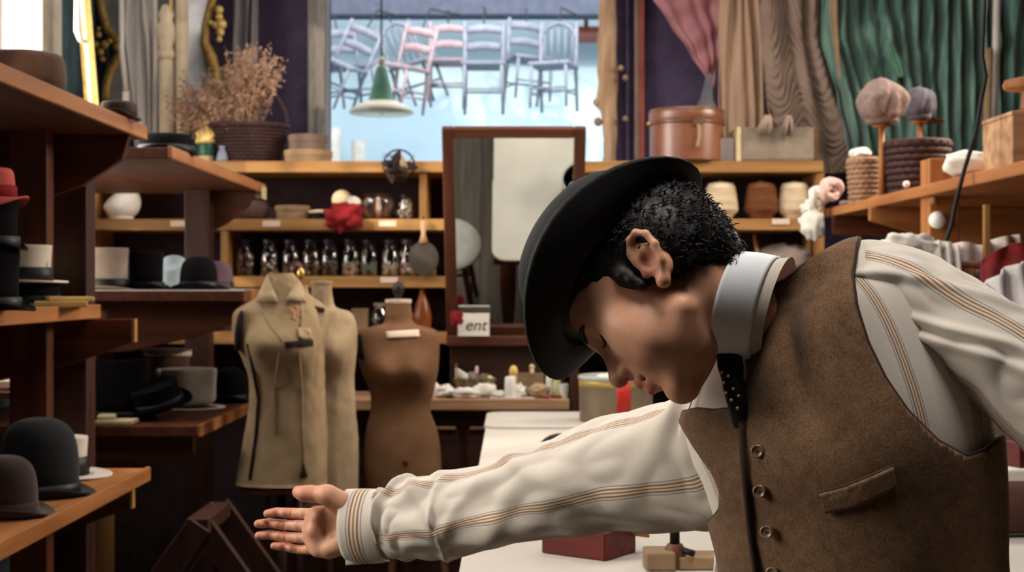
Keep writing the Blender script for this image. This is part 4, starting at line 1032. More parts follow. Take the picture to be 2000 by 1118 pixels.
# paddle mirror
t = thing('hand_paddle', 'dark oval hand mirror hanging by its handle from the second shelf', 'hand mirror', at(827, 440, 6.26))
g = G(); zc = -(505 - 440) / FPX * 6.26
g.tube([(0, -0.008, zc), (0, 0.012, zc)], 0.068, 36)
for i, v in enumerate(g.V): g.V[i] = (v[0], v[1], (v[2] - zc) * 1.12 + zc)
obj('paddle', g, M('paddle_olive', (74, 64, 56), (60, 52, 46), 0.6), t, smooth=True, autos=0.6)
g = G(); g.tube([(0, 0.002, zc + 0.07), (0, 0.0, -0.04), (0, 0, 0.0), (0, 0, 0.022)], [0.022, 0.010, 0.016, 0.012], 12); obj('handle', g, wood('bench', 'z'), t, smooth=True)
g = G(); g.tube([(0, 0, 0.02), (0, 0.02, 0.04)], 0.003, 6); obj('hook', g, m_iron, t)
# ------------------------------------------------------------------ clutter on the work bench, left to right
ZB = 0.971
GB = 'clutter on the work bench'
def lath(name, label, cat, px, d, prof, mt, z=ZB, group=GB, n=22):
    g = G(); g.lathe(prof, n)
    return tag(obj(name, g, mt, smooth=True, autos=0.7, loc=on(px, d, z)), label, cat, group)
lath('ceramic_pot', 'tiny white ceramic pot at the left end of the bench clutter', 'pot', 851, 5.93, [(.012, 0), (.017, .01), (.015, .05), (.009, .062), (.001, .066)], m_white_ceramic)
crumple('crumpled_paper', 'crumpled white paper left of the flat white bundle on the bench', 'paper', on(872, 5.92, ZB + .026), 0.033, m_paper, (1.1, .8, .8), 11, .5, group=GB)
crumple('crumpled_paper', 'small crumpled pinkish paper behind the first white one on the bench', 'paper', on(858, 5.955, ZB + .024), 0.028, m_pink_cloth, (1, .7, .8), 12, .5, group=GB)
crumple('white_bundle', 'long white cloth bundle lying flat at the front of the bench', 'cloth', on(910, 5.905, ZB + .021), 0.045, m_white_cloth, (1.5, .65, .5), 13, .35, group=GB)
crumple('white_bundle', 'pale folded cloth right behind the long white bundle', 'cloth', on(945, 5.945, ZB + .030), 0.04, m_paper, (1.35, .5, .75), 14, .3, group=GB)
crumple('crumpled_paper', 'small white scrap between the cloth bundle and the yellow capped bottle', 'paper', on(975, 5.91, ZB + .016), 0.024, m_white_cloth, (1.2, .8, .6), 15, .4, group=GB)
t = thing('scrap_basket', 'olive wire basket full of scraps at the back left of the bench clutter', 'basket', on(928, 5.965, ZB), group=GB)
m_olive = M('wire_olive', (120, 104, 70), (90, 76, 48), 0.6)
g = G()
for zz, r_ in ((0.004, .07), (0.03, .078), (0.055, .084), (0.078, .09)):
    g.tube([(r_ * math.cos(2*PI*k/32), r_ * .3 * math.sin(2*PI*k/32), zz) for k in range(33)], .0035, 5, caps=False)
for k in range(22):
    a = 2*PI*k/22; g.tube([(.07*math.cos(a), .021*math.sin(a), .004), (.09*math.cos(a), .027*math.sin(a), .078)], .003, 5)
w = obj('wire_mesh', g, m_olive, t, smooth=True); w['kind'] = 'stuff'
for k, (x, z_, mt) in enumerate(((-.05, .07, m_olive), (-.01, .085, m_grey_felt), (.035, .08, m_olive), (.06, .07, m_cream_edge), (0.01, .06, m_cardb), (-.03, .05, m_cardb))):
    g = G(); g.ball((0, 0, 0), 1, 14, 9)
    for i, v in enumerate(g.V):
        q = 1 + .5 * mnoise.noise(Vector(v) * 2 + Vector((k * 5, 0, 0))); g.V[i] = (v[0]*q*.026, v[1]*q*.016, v[2]*q*.022)
    obj('scrap', g, mt, t, smooth=True, loc=(x, 0, z_))
t = thing('paper_flag', 'white paper pennant on a little stick poking from the scrap basket', 'pennant', on(896, 5.95, ZB + .07), group=GB)
g = G(); g.tube([(0.005, 0, -.06), (-.012, 0, .075)], .003, 6); obj('stick', g, wood('pine', 'z'), t)
g = G(); g.grid(lambda u, v: Vector((-.015 + .055 * u, .008 * math.sin(5 * u), .06 - .05 * v - .03 * u + .02 * u * v)), 6, 4); obj('pennant', g, m_white_cloth, t, smooth=True, solid=.002)
g = G(); g.tube([(0, 0, 0), (0.004, 0, .045)], [.01, .006], 10)
tag(obj('pink_bobbin', g, m_pink_cloth, smooth=True, loc=on(930, 5.962, ZB + .088)), 'pinkish bobbin standing up in the scrap basket', 'bobbin')
t = thing('white_bottle', 'white bottle with a yellow domed cap on the bench', 'bottle', on(996, 5.90, ZB), group=GB)
g = G(); g.lathe([(.021, 0), (.024, .006), (.022, .085), (.018, .092)], 24); obj('bottle_body', g, m_white_ceramic, t, smooth=True)
t = thing('yellow_bottle', 'squat yellow bottle behind the white bottle on the bench', 'bottle', on(1003, 5.955, ZB), group=GB)
g = G(); g.lathe([(.02, 0), (.022, .085), (.015, .10)], 24); obj('bottle_body', g, m_cream_edge, t, smooth=True)
g = G(); g.lathe([(.017, .09), (.019, .112), (.013, .132), (.001, .138)], 20); obj('cap', g, m_yellow, t, smooth=True)
t = thing('card_box', 'open tan cardboard box at the back right of the bench clutter', 'box', on(1036, 5.965, ZB), group=GB)
for (c, d) in (((0, -.024, .052), (.115, .004, .104)), ((0, .024, .052), (.115, .004, .104)), ((-.056, 0, .052), (.004, .05, .104)), ((.056, 0, .052), (.004, .05, .104)), ((0, 0, .003), (.11, .05, .005))):
    g = G(); g.box(c, d); obj('panel', g, m_cardb, t)
g = G(); g.tube([(0, 0, 0), (0, 0, .05)], [.011, .009], 14); g.ball((0, 0, .052), .012)
tag(obj('wood_bobbin', g, m_cream_edge, smooth=True, loc=on(1039, 5.965, ZB + .078)), 'pale bobbin sticking out of the tan cardboard box', 'bobbin')
crumple('crumpled_paper', 'peaked white paper in front of the tan cardboard box', 'paper', on(1014, 5.92, ZB + .024), 0.03, m_white_cloth, (1, .7, 1), 21, .6, group=GB)
crumple('linen_bundle', 'rounded cream linen bundle right of the peaked white paper', 'cloth', on(1052, 5.91, ZB + .031), 0.036, m_muslin_pale, (1.25, .7, .85), 22, .25, group=GB)
lath('ceramic_pot', 'slim white jar with a rounded lid right of the cardboard box', 'jar', 1073, 5.94, [(.014, 0), (.016, .01), (.015, .085), (.011, .098), (.001, .104)], m_white_ceramic)
t = thing('glue_bottle', 'pale green pointed bottle right of the slim white jar', 'bottle', on(1088, 5.93, ZB), group=GB)
g = G(); g.lathe([(.018, 0), (.02, .01), (.018, .06), (.006, .10), (.003, .122), (.001, .123)], 20); obj('bottle_body', g, M('bottle_green', (206, 206, 150), (186, 190, 130), 0.4), t, smooth=True)
lath('ceramic_pot', 'white ceramic beaker at the right end of the bench clutter', 'pot', 1101, 5.91, [(.018, 0), (.021, .01), (.023, .06), (.019, .06), (.001, .02)], m_white_ceramic)
for k, (px, d, L_, a, mt, nm) in enumerate(((878, 5.885, .03, .4, m_cable, 'small dark spool lying at the bench front left'), (1086, 5.895, .05, .2, m_redstrip, 'red brown stick lying at the bench front right'), (1066, 5.875, .035, -.5, m_redstrip, 'short brown peg lying near the bench edge'))):
    g = G(); g.tube([(-L_ / 2 * math.cos(a), 0, .008), (L_ / 2 * math.cos(a), L_ / 2 * math.sin(a) * .4, .008)], .008, 10)
    tag(obj('peg', g, mt, smooth=True, autos=.6, loc=on(px, d, ZB)), nm, 'peg', GB)
g = G(); g.prism(roundrect(-.095, .095, -.055, .05, .01), 0, .004, axis='z')
tag(obj('lilac_paper', g, M('paper_lilac', (206, 188, 186), (190, 172, 172), .8), loc=on(1000, 5.915, ZB)), 'lilac grey paper lying flat under the middle of the bench clutter', 'paper', GB)
# card leaning at the mirror foot (visible letters: "ent")
p = on(925, 5.905, 1.236); t = thing('lettered_card', 'white card with dark handwritten letters leaning at the foot of the mirror', 'card', p, rot=(-0.12, 0, 0))
g = G(); g.box((0, 0, .049), (.135, .006, .098)); obj('card_sheet', g, m_paper, t)
cu = bpy.data.curves.new('lettering', 'FONT'); cu.body = 'ent'; cu.size = .07; cu.shear = 0.25; cu.extrude = .0006; cu.align_x = 'CENTER'
tmp = bpy.data.objects.new('tmp_text', cu); COL.objects.link(tmp)
me = bpy.data.meshes.new_from_object(tmp.evaluated_get(bpy.context.evaluated_depsgraph_get()))
bpy.data.objects.remove(tmp)
me.materials.clear(); me.materials.append(m_ink)
lt = bpy.data.objects.new('lettering', me); COL.objects.link(lt); lt.parent = t; lt.location = (.008, -.004, .024); lt.rotation_euler = (PI / 2, 0, 0)
crumple('red_bow', 'small dark red bow at the lower left corner of the mirror', 'bow', at(892, 622, 5.87), .024, m_red_cloth, (1, .5, 1.2), 5, .6)
p = on(1054, 5.92, 1.236); g = G(); g.box((0, 0, .04), (.02, .014, .08)); tag(obj('white_box', g, m_paper, loc=p, bevel=.002), 'narrow white box standing at the mirror foot beside the hat brim', 'box')

# ------------------------------------------------------------------ things on the cutting table
m_tray = m_tin
p = on(1203, 5.0, ZT + .0125); t = thing('notions_tin', 'round tin with a red label full of trimmings on the far end of the table', 'tin', p)
r = .136
g = G(); g.lathe([(r * .97, 0), (r * .98, .155), (r * .95, .155), (r * .94, .012), (.001, .01)], 48); obj('tin_body', g, m_tin, t, smooth=True, autos=.7)
g = G(); g.lathe([(r * 1.0, .15), (r * 1.02, .158), (r * 1.0, .166), (r * .95, .166), (r * .95, .15)], 48); obj('glass_rim', g, M('glass_rim', (176, 178, 172), (160, 164, 158), .15), t, smooth=True)
g = G(); g.lathe([(r * .99, .128), (r * .99, .15)], 48); obj('brass_band', g, M('band_gold', (186, 160, 96), (160, 134, 74), .4, .3), t, smooth=True)
g = G(); g.grid(lambda u, v: Vector(((r + .001) * math.sin(-.05 + .36 * u), -(r + .001) * math.cos(-.05 + .36 * u), .035 + .115 * v)), 8, 3); obj('red_label', g, m_redpaint, t, smooth=True, solid=.001)
for k, (x, y, mt, s) in enumerate(((-.05, -.03, m_white_cloth, .03), (.03, -.04, mb, .028), (.07, .02, mb, .03), (-.02, .04, m_pink_cloth, .03), (.02, .03, m_red_cloth, .026), (-.08, .03, mb, .022), (.0, -.07, m_white_cloth, .022))):
    g = G(); g.ball((0, 0, 0), s, 14, 9, (1, 1, .8)); obj('ribbon_roll', g, mt, t, smooth=True, loc=(x, y, .148))
# pincushion and spoon that show in the mirror
t = thing('pin_cushion', 'dark round pin cushion with a curved stem on the near half of the table', 'pin cushion', (.122, 3.50, ZT + .003))
g = G(); g.ball((0, 0, .062), .065, 24, 14, (1, 1, .95)); obj('cushion', g, m_iron, t, smooth=True)
g = G(); g.tube([(-.03, -.03, .09), (-.11, -.12, .07), (-.2, -.2, .02)], [.008, .01, .018], 8); obj('stem', g, m_iron, t, smooth=True)
g = G(); g.tube([(.02, 3.9, ZT + .008), (.16, 3.97, ZT + .01)], [.008, .004], 8)
tag(obj('tailor_chalk', g, m_tin, smooth=True), 'grey chalk stick lying on the white sheet', 'chalk')
# cigar box
p = on(1150, 2.58, ZT + .003); t = thing('cigar_box', 'open dark red wooden box with pink tissue on the table under the arm', 'box', p, rz=-.62)
bx, by, bh, th = .135, .105, .05, .006
for (c, d) in (((0, -by/2, bh/2), (bx, th, bh)), ((0, by/2, bh/2), (bx, th, bh)), ((-bx/2, 0, bh/2), (th, by, bh)), ((bx/2, 0, bh/2), (th, by, bh)), ((0, 0, .004), (bx, by, .007))):
    g = G(); g.box(c, d); obj('panel', g, wood('box', 'x'), t, bevel=.0015)
for k, (x, y, mt) in enumerate(((-.03, .01, m_pinkdrape), (.025, .015, m_pink_cloth), (0, -.02, m_red_cloth))):
    g = G(); g.ball((0, 0, 0), 1, 20, 12)
    for i, v in enumerate(g.V):
        q = 1 + .5 * mnoise.noise(Vector(v) * 2.4 + Vector((k * 9, 1, 0))); g.V[i] = (v[0]*q*.033, v[1]*q*.03, v[2]*q*.022)
    obj('tissue', g, mt, t, smooth=True, loc=(x, y, .034))
g = G(); g.box((.05, .03, .05), (.10, .006, .06), M=Matrix.Rotation(.9, 4, 'X')); obj('lid', g, wood('orange', 'x'), t, bevel=.0015)
# felt board and paper
g = G(); g.box((0, 0, .014), (.40, .26, .028))
fb = tag(obj('felt_board', g, M('felt_mottled', (112, 96, 82), (86, 74, 64), .95, scale=90), loc=on(1375, 2.97, ZT + .003), bevel=.002), 'mottled grey felt board lying on the table behind the iron post', 'board')
g = G(); g.box((0, 0, .003), (.38, .25, .006)); tag(obj('white_paper', g, m_paper, loc=on(1380, 2.98, ZT + .0315)), 'stack of white paper lying on the mottled felt board', 'paper')
# iron post with clamp base
p = on(1318, 2.44, ZT + .003); t = thing('iron_stand', 'black iron post in a pale clamp base on the table in front of the waistcoat', 'stand', p)
g = G(); g.tube([(0, 0, .03), (0, .002, .12), (.002, .004, .2)], .0088, 14); obj('post', g, m_iron, t, smooth=True)
g = G(); g.box((-.028, 0, .016), (.052, .07, .032)); obj('clamp_block', g, m_cardb, t, bevel=.004)
g = G(); g.box((.06, .01, .011), (.11, .07, .022)); obj('base_plate', g, m_cardb, t, bevel=.003)
g = G(); g.lathe([(.02, 0), (.02, .03), (.013, .042), (.001, .043)], 18); obj('collar', g, m_leather_dk, t, smooth=True, autos=.6)
g = G(); g.tube([(.012, -.02, .034), (.03, -.03, .03)], .006, 8); obj('screw', g, m_iron, t, smooth=True)
p = on(1428, 2.36, ZT + .003); g = G(); g.grid(lambda u, v: Vector(((u - .5) * .06 + .012 * v, .03 * math.sin(PI * u), .14 * v)), 10, 6)
tag(obj('paper_roll', g, m_paper, smooth=True, solid=.003, loc=p), 'half rolled white paper standing upright beside the waistcoat front', 'paper')
# right part of the table
p = on(1988, 2.75, ZT + .003); g = G(); g.tube([(-.08, 0, .055), (.3, .06, .055)], .052, 24)
tag(obj('brown_roll', g, M('cloth_brown', (96, 62, 50), (76, 48, 38), .9, bump=.3), smooth=True, autos=.7, loc=p), 'roll of brown cloth on the table at the right edge', 'cloth roll')
p = on(2010, 3.1, ZT + .003); g = G(); g.box((0, 0, .05), (.26, .2, .10)); tag(obj('white_box', g, m_paper, loc=p, rot=(0, 0, .2), bevel=.006), 'white box behind the brown cloth roll at the right edge', 'box')
p = on(2006, 3.1, ZT + .104); g = G(); g.box((0, 0, .028), (.16, .14, .056)); tag(obj('red_box', g, wood('box', 'x'), loc=p, rot=(0, 0, .35), bevel=.003), 'small dark red box on the white box at the right edge', 'box')

# ------------------------------------------------------------------ heap of clothes right of the man
HG = 'clothes heaped at the right'
def garment(name, label, pts, d, mt, amp=.03, seed=0, n=4, lean=.12):
    """hanging or heaped cloth between an upper and a lower pixel line"""
    top, bot = pts
    def lerp(E, v):
        k = v * (len(E) - 1); i = min(int(k), len(E) - 2); f = k - i
        return E[i][0] + (E[i+1][0] - E[i][0]) * f, E[i][1] + (E[i+1][1] - E[i][1]) * f
    def f(u, v):
        a, b = lerp(top, u), lerp(bot, u); px, py = a[0] + (b[0]-a[0])*v, a[1] + (b[1]-a[1])*v
        q = at(px, py, d)
        return Vector((q.x, d + .12 * math.cos(v * PI * .5) - lean * v + amp * math.sin(2*PI*n*u + seed + 2*v) + amp * mnoise.noise((u*4+seed, v*4, seed)), q.z))
    g = G(); g.grid(f, 60, 30)
    return tag(obj(name, g, mt, smooth=True, solid=.008), label, 'garment', HG)
garment('white_garment', 'white blouse with upright folds hanging nearest the upright of the side rack', ([(1848, 470), (1862, 466), (1888, 474), (1900, 480)], [(1850, 900), (1870, 900), (1890, 900), (1905, 900)]), 3.74, m_white_cloth, .02, 1, 3)
garment('white_garment', 'greyish white gathered garment between the white blouse and the red one', ([(1878, 480), (1905, 470), (1950, 478), (1985, 460), (2020, 455)], [(1880, 900), (1920, 900), (1960, 900), (2000, 900), (2030, 900)]), 3.80, M('cloth_greywhite', (206, 192, 182), (186, 172, 162), .9), .022, 4, 4)
garment('red_garment', 'dark red garment lying over the white heap at the right edge', ([(1950, 506), (1978, 486), (2010, 474), (2050, 468)], [(1921, 574), (1946, 592), (1990, 580), (2050, 552)]), 3.62, M('cloth_darkred', (118, 20, 18), (90, 12, 12), .9), .006, 7, 2, lean=.02)
garment('grey_garment', 'pale grey garment at the right edge below the red one', ([(1940, 582), (1968, 548), (2004, 520), (2050, 506)], [(1920, 800), (1950, 800), (2000, 800), (2050, 800)]), 3.30, M('cloth_palegrey', (190, 182, 180), (170, 162, 160), .9), .02, 2, 3)
crumple('white_scraps', 'small heap of white lace behind the waistcoat shoulder', 'cloth', at(1775, 478, 3.86), .05, m_white_cloth, (1.5, .8, .6), 8, .5)
t = thing('garment_rail', 'wooden rail and trestle that carries the clothes at the right', 'rail', (1.6, 3.9, 0))
g = G(); g.tube([(1.05, 3.86, 1.50), (1.85, 3.86, 1.53)], .012, 10); obj('rail', g, wood('rack', 'x'), t, world=True, smooth=True)
for x in (1.27, 1.8):
    g = G(); g.box((x, 3.86, .75), (.03, .03, 1.5)); obj('post', g, wood('orange', 'z'), t, world=True)
g = G(); q = at(1931, 455, 3.86); g.box((q.x, 3.88, q.z), (.014, .02, .16)); obj('peg', g, wood('pine', 'z'), t, world=True)
# dim bundles and sticks under the second shelf at the right
crumple('grey_bundle', 'dim grey cloth bundle on the third shelf right of the collar', 'cloth', on(1535, 6.42, ZR[2] + .075), .085, m_grey_felt, (1.5, .9, .85), 41, .3)
g = G(); g.tube([on(1488, 6.36, ZR[2] + .003), at(1473, 458, 6.42)], [.016, .008], 8)
tag(obj('wood_stick', g, wood('pine', 'z'), smooth=True), 'tapered pine stick leaning on the third shelf beside the collar', 'stick')
g = G(); g.tube([on(1576, 6.36, ZR[2] + .003), at(1580, 462, 6.42)], [.014, .012], 8)
tag(obj('wood_stick', g, wood('pine', 'z'), smooth=True), 'pine stick standing upright on the third shelf below the white rosettes', 'stick')

# ------------------------------------------------------------------ on the side rack
ZK = 1.77
def cap_stand(px, d, zc, r, mt, lab, capl, seed, tiltx=0.0):
    t = thing('cap_stand', lab, 'stand', on(px, d, ZK), group='cap stands')
    h = zc - ZK
    g = G(); g.lathe([(.05, 0), (.05, .012), (.02, .02), (.001, .021)], 24); obj('foot', g, wood('orange', 'x'), t, smooth=True, autos=.6)
    g = G(); g.tube([(0, 0, .015), (0, 0, h)], .011, 12); obj('pole', g, wood('orange', 'z'), t, smooth=True)
    g = G(); g.lathe([(.03, h - .004), (.032, h + .002), (.001, h + .008)], 20); obj('disc', g, wood('orange', 'x'), t, smooth=True)
    c = thing('newsboy_hat', capl, 'hat', on(px, d, zc + .012), group='cloth caps on stands', rot=(0, tiltx, .3))
    g = G(); g.ball((0, 0, r * .78), r, 48, 24, (1, 1, .86))
    for i, v in enumerate(g.V):
        a = math.atan2(v[1], v[0]); rr = math.hypot(v[0], v[1])
        k = 1 + .022 * math.cos(8 * a) * min(1, rr / r) + .20 * mnoise.noise(Vector(v) * 10 + Vector((seed * 3.7, 0, 0))) + .08 * mnoise.noise(Vector(v) * 24 + Vector((seed, 5, 0)))
        gr = 1.5 * math.exp(-((a + 1.95 - .35 * v[2] / r) / .15) ** 2) + .7 * math.exp(-((a + 0.9 + .3 * v[2] / r) / .14) ** 2)
        k -= .16 * gr * min(1, rr / r)
        g.V[i] = (v[0] * k, v[1] * k * .95, max(-.012, v[2]) * (1 + .12 * mnoise.noise(Vector(v) * 12)))
    obj('crown', g, mt, c, smooth=True)
    g = G(); g.lathe([(r * .62, -.004), (r * .64, .02), (r * .6, .022)], 36); obj('cap_band', g, mt, c, smooth=True)
    g = G(); g.ball((0, 0, r * 1.66), .008, 8, 6); obj('top_button', g, mt, c, smooth=True)
    if seed == 2:
        g = G(); g.grid(lambda u, v: Vector(((r * .6 + r * .75 * v) * math.cos((u - .5) * 1.8), (r * .6 + r * .6 * v) * math.sin((u - .5) * 1.8), .004 - .015 * v)), 12, 5); obj('peak', g, m_wicker_dark, c, smooth=True, solid=.004)
cap_stand(1722, 5.2, at(0, 246, 5.2).z, .098, m_tweed_cap, 'taller cap stand with thin pole in front of the dark basket', 'big mauve grey gathered cap on the taller stand', 1)
cap_stand(1796, 5.46, at(0, 238, 5.46).z, .074, m_tweed_cap2, 'shorter cap stand behind the dark basket', 'smaller grey cap with dark peak behind the mauve one', 2)
basket('wicker_basket', 'dark wicker basket on the side rack under the smaller cap', on(1792, 5.18, ZK), .096, .112, .215, m_wicker_dark, nw=9, ns=20)
basket('wicker_basket', 'slim light wicker basket with white cloth on top, left on the side rack', on(1690, 5.42, ZK), .052, .062, .172, m_wicker_light, nw=9, ns=16)
crumple('white_cloth', 'white folded cloth lying on top of the slim light basket', 'cloth', on(1680, 5.42, ZK + .200), .038, m_white_cloth, (1.15, 1, .6), 51, .2)
g = G(); g.grid(lambda u, v: on(1640 + 160 * u, 5.55 - .55 * u + .10 * v, ZK + .006 + .02 * abs(mnoise.noise((u * 6, v * 3, 5))) + .012 * math.sin(PI * v)), 40, 8)
tag(obj('grey_cloth_strip', g, m_tweed_cap, smooth=True, solid=.006), 'mauve grey cloth strips lying along the front edge of the side rack', 'cloth')
g = G(); g.ball(on(1770, 4.75, ZK + .03), .012); tag(obj('glass_bead', g, m_white_ceramic, smooth=True), 'shiny pale bead among the cloth strips on the side rack', 'bead')
# white cloth, bottle, box, hat block near the right edge
crumple('white_cloth', 'bright white folded cloth on the side rack right of its upright', 'cloth', on(1892, 4.15, ZK + .042), .064, m_white_cloth, (1.15, .8, .68), 61, .22)
t = thing('ink_bottle', 'small bottle with black stopper in front of the tan box', 'bottle', on(1931, 4.2, ZK + .0))
g = G(); g.lathe([(.02, 0), (.021, .07), (.016, .085)], 18); obj('bottle_body', g, m_cream_edge, t, smooth=True)
g = G(); g.lathe([(.014, .085), (.024, .10), (.018, .115), (.001, .118)], 18); obj('stopper', g, m_iron, t, smooth=True)
t = thing('wooden_box', 'tan wooden box on the side rack at the right edge', 'box', on(2040, 3.92, ZK))
g = G(); g.box((0, 0, .075), (.27, .24, .15)); obj('body', g, wood('bench', 'x'), t, bevel=.004)
g = G(); g.box((0, 0, .156), (.274, .244, .012)); obj('lid', g, wood('bench', 'x'), t, bevel=.003)
t = thing('hat_block', 'wooden mushroom hat block standing on the tan box at the right edge', 'hat block', on(2006, 3.9, ZK + .163))
g = G(); g.lathe([(.04, 0), (.04, .01), (.017, .018), (.014, .06), (.02, .07), (.062, .073), (.066, .085), (.06, .098), (.03, .104), (.001, .105)], 32); obj('block', g, wood('orange', 'z'), t, smooth=True, autos=.8)
# white and pink cloth rosettes at the end of the side rack
def rosette(px, py, d, r, mt, lab, seed):
    g = G()
    pts = [Vector(((r * (.25 + .75 * k / 40)) * math.cos(.42 * k), -.01 * math.cos(k), (r * (.25 + .75 * k / 40)) * math.sin(.42 * k))) for k in range(41)]
    g.tube(pts, [r * .16 + r * .22 * k / 40 for k in range(41)], 8)
    for i, v in enumerate(g.V):
        n_ = mnoise.noise(Vector(v) * 60 + Vector((seed, 0, 0))) * .004; g.V[i] = (v[0] + n_, v[1] * 1.4, v[2] + n_)
    return tag(obj('cloth_rosette', g, mt, smooth=True, loc=at(px, py, d), rot=(0, 0, .3)), lab, 'rosette', 'cloth rosettes on the side rack')
rosette(1624, 372, 5.60, .045, m_pink_cloth, 'pinkish rolled cloth rosette, upper right of the bunch on the rack corner', 1)
rosette(1600, 386, 5.62, .040, m_white_cloth, 'white rolled cloth rosette in the middle of the bunch on the rack corner', 2)
crumple('white_cloth', 'white cloth bunched at the left of the rosettes', 'cloth', at(1583, 408, 5.66), .036, m_white_cloth, (1, .8, 1), 71, .4)
crumple('white_cloth', 'cream white cloth hanging below the rosettes from the rack corner', 'cloth', at(1588, 440, 5.62), .05, m_white_cloth, (.95, .7, 1.15), 72, .4)
# cable
g = G(); g.tube([at(a, b, 3.9) for a, b in ((1928, -60), (1922, 40), (1919, 110), (1926, 150), (1918, 190), (1906, 260), (1884, 330), (1868, 390), (1858, 440), (1842, 490), (1836, 540))], .0065, 8)
tag(obj('hanging_cable', g, m_cable, smooth=True), 'black cable hanging down in front of the green curtain and side rack', 'cable')

# ------------------------------------------------------------------ gilt things at the upper left
t = thing('gilt_picture_frame', 'tall picture frame with bright gilt edge leaning by the window wall', 'picture frame', at(183, 214, 5.72))
a0, a1 = at(162, -60, 5.72), at(184, 214, 5.72)
g = G(); g.tube([a1, a0], .022, 4); obj('frame_rail', g, m_gold, t, world=True, bevel=.003)
b0, b1 = a0 + Vector((-.12, .35, .02)), a1 + Vector((-.12, .35, .0))
g = G(); g.tube([b1, b0], .022, 4); obj('frame_rail', g, m_gold_dull, t, world=True)
g = G(); g.tube([a1, b1], .022, 4); obj('frame_rail', g, m_gold_dull, t, world=True)
g = G(); g.tube([a0, b0], .022, 4); obj('frame_rail', g, m_gold_dull, t, world=True)
g = G(); g.add([a0, a1, b1, b0], [(0, 1, 2, 3)]); obj('canvas', g, M('canvas_slate', (66, 80, 88), (58, 70, 78), .9), t, world=True, solid=.006)
g = G(); g.tube([at(152, -60, 5.68), at(151, 60, 5.68), at(158, 78, 5.68), at(168, 82, 5.7)], [.012, .014, .014, .01], 8)
tag(obj('looped_rope', g, m_sheer, smooth=True), 'white looped rope hanging beside the gilt picture frame', 'rope')
D_ = 6.95
t = thing('ornate_mirror', 'large ornate gilt mirror frame with scrolled sides behind the dried flowers', 'mirror', at(315, 230, D_))
for pts, mt in (([(192, -40), (196, 10), (208, 55), (232, 84), (243, 95), (232, 112), (216, 135), (207, 165), (204, 225)], m_gold_dull), ([(424, -40), (412, 10), (402, 50), (400, 85), (412, 112), (420, 140), (424, 170), (428, 225)], m_gold_dull)):
    g = G(); g.tube([at(a, b, D_) for a, b in pts], [.024, .022, .022, .026, .03, .026, .022, .022, .022][:len(pts)], 10, sq=1.0); obj('scroll_rail', g, mt, t, world=True, smooth=True)
for c, mt, parts in (((204, 88), m_gold_dull, [(-12, -20, .018), (-16, 0, .02), (-8, 14, .02), (0, 0, .024), (-4, 28, .016), (10, -8, .016), (24, 4, .022), (38, 6, .016), (-12, -32, .012)]), ((428, 45), m_gold, [(0, -26, .022), (0, -12, .02), (4, 2, .028), (-6, 4, .022), (2, 18, .022), (0, 32, .016), (-16, 0, .014)])):
    g = G()
    for dx, dy, r_ in parts: g.ball(at(c[0] + dx, c[1] + dy, D_ - .02), r_, 14, 9, (1, 1, 1))
    obj('carved_ornament', g, mt, t, world=True, smooth=True)
g = G(); P_ = [at(x, y, D_ + .02) for x, y in ((196, -40), (212, 55), (243, 95), (212, 140), (205, 225), (428, 225), (420, 140), (402, 70), (422, -40))]
g.add(P_, [tuple(range(9))]); obj('mirror_glass', g, M('old_mirror_grey', (168, 168, 172), (150, 150, 156), .25, 0.3), t, world=True, solid=.006)
# carved white pilasters standing before the mirror
def pilaster(px, ytop, w, lab, carved):
    t = thing('carved_post', lab, 'post', on(px, 6.62, ZS), group='carved white posts')
    z1 = at(0, ytop, 6.62).z - ZS
    g = G()
    prof = [(w, 0), (w, .03), (w * .85, .04)] + [(w * .85, .06 + (z1 - .3) * k / 6) for k in range(7)]
    g.lathe(prof, 24, fn=lambda v, a, r_: Vector((v.x * (1 + .05 * math.cos(10 * a)), v.y * (1 + .05 * math.cos(10 * a)), v.z))); obj('shaft', g, m_plasterwhite, t, smooth=True)
    if carved:
        g = G(); z = z1 - .24
        g.lathe([(w * .9, z), (w * 1.1, z + .03), (w * .8, z + .06), (w * 1.15, z + .10), (w * 1.2, z + .15), (w * .75, z + .19), (w * .95, z + .22), (w * .6, z + .26), (.001, z + .27)], 24, fn=lambda v, a, r_: v + Vector((.006 * mnoise.noise(Vector(v) * 40), .006 * mnoise.noise(Vector(v) * 50), 0)))
        obj('carved_head', g, m_plasterwhite, t, smooth=True)
    else:
        g = G(); z = z1 - .26; g.lathe([(w * .85, z), (w * .85, z1)], 24); obj('upper_shaft', g, m_plasterwhite, t, smooth=True)
pilaster(325, 20, .042, 'carved white post with a figured head before the gilt mirror', True)
pilaster(356, -60, .034, 'plain pale post right of the carved one, behind the dried flowers', False)
g = G(); g.tube([at(333, -50, 6.6), at(334, 28, 6.6)], .008, 6)
tag(obj('gilt_rod', g, m_gold, smooth=True), 'thin gilt rod above the head of the carved white post', 'rod')
t = thing('white_tag', 'white tag hanging low in front of the sheer curtain', 'tag', at(246, 190, 6.5))
g = G(); g.box((0, 0, .005), (.03, .004, .045)); obj('card_tag', g, m_paper, t); g = G(); g.tube([(0, 0, .03), (-.02, 0, .22), (-.02, 0, .5)], .012, 8); obj('tape', g, m_sheer, t, smooth=True)
g = G(); g.lathe([(.03, 0), (.05, .02), (.045, .05), (.02, .065), (.001, .07)], 20)
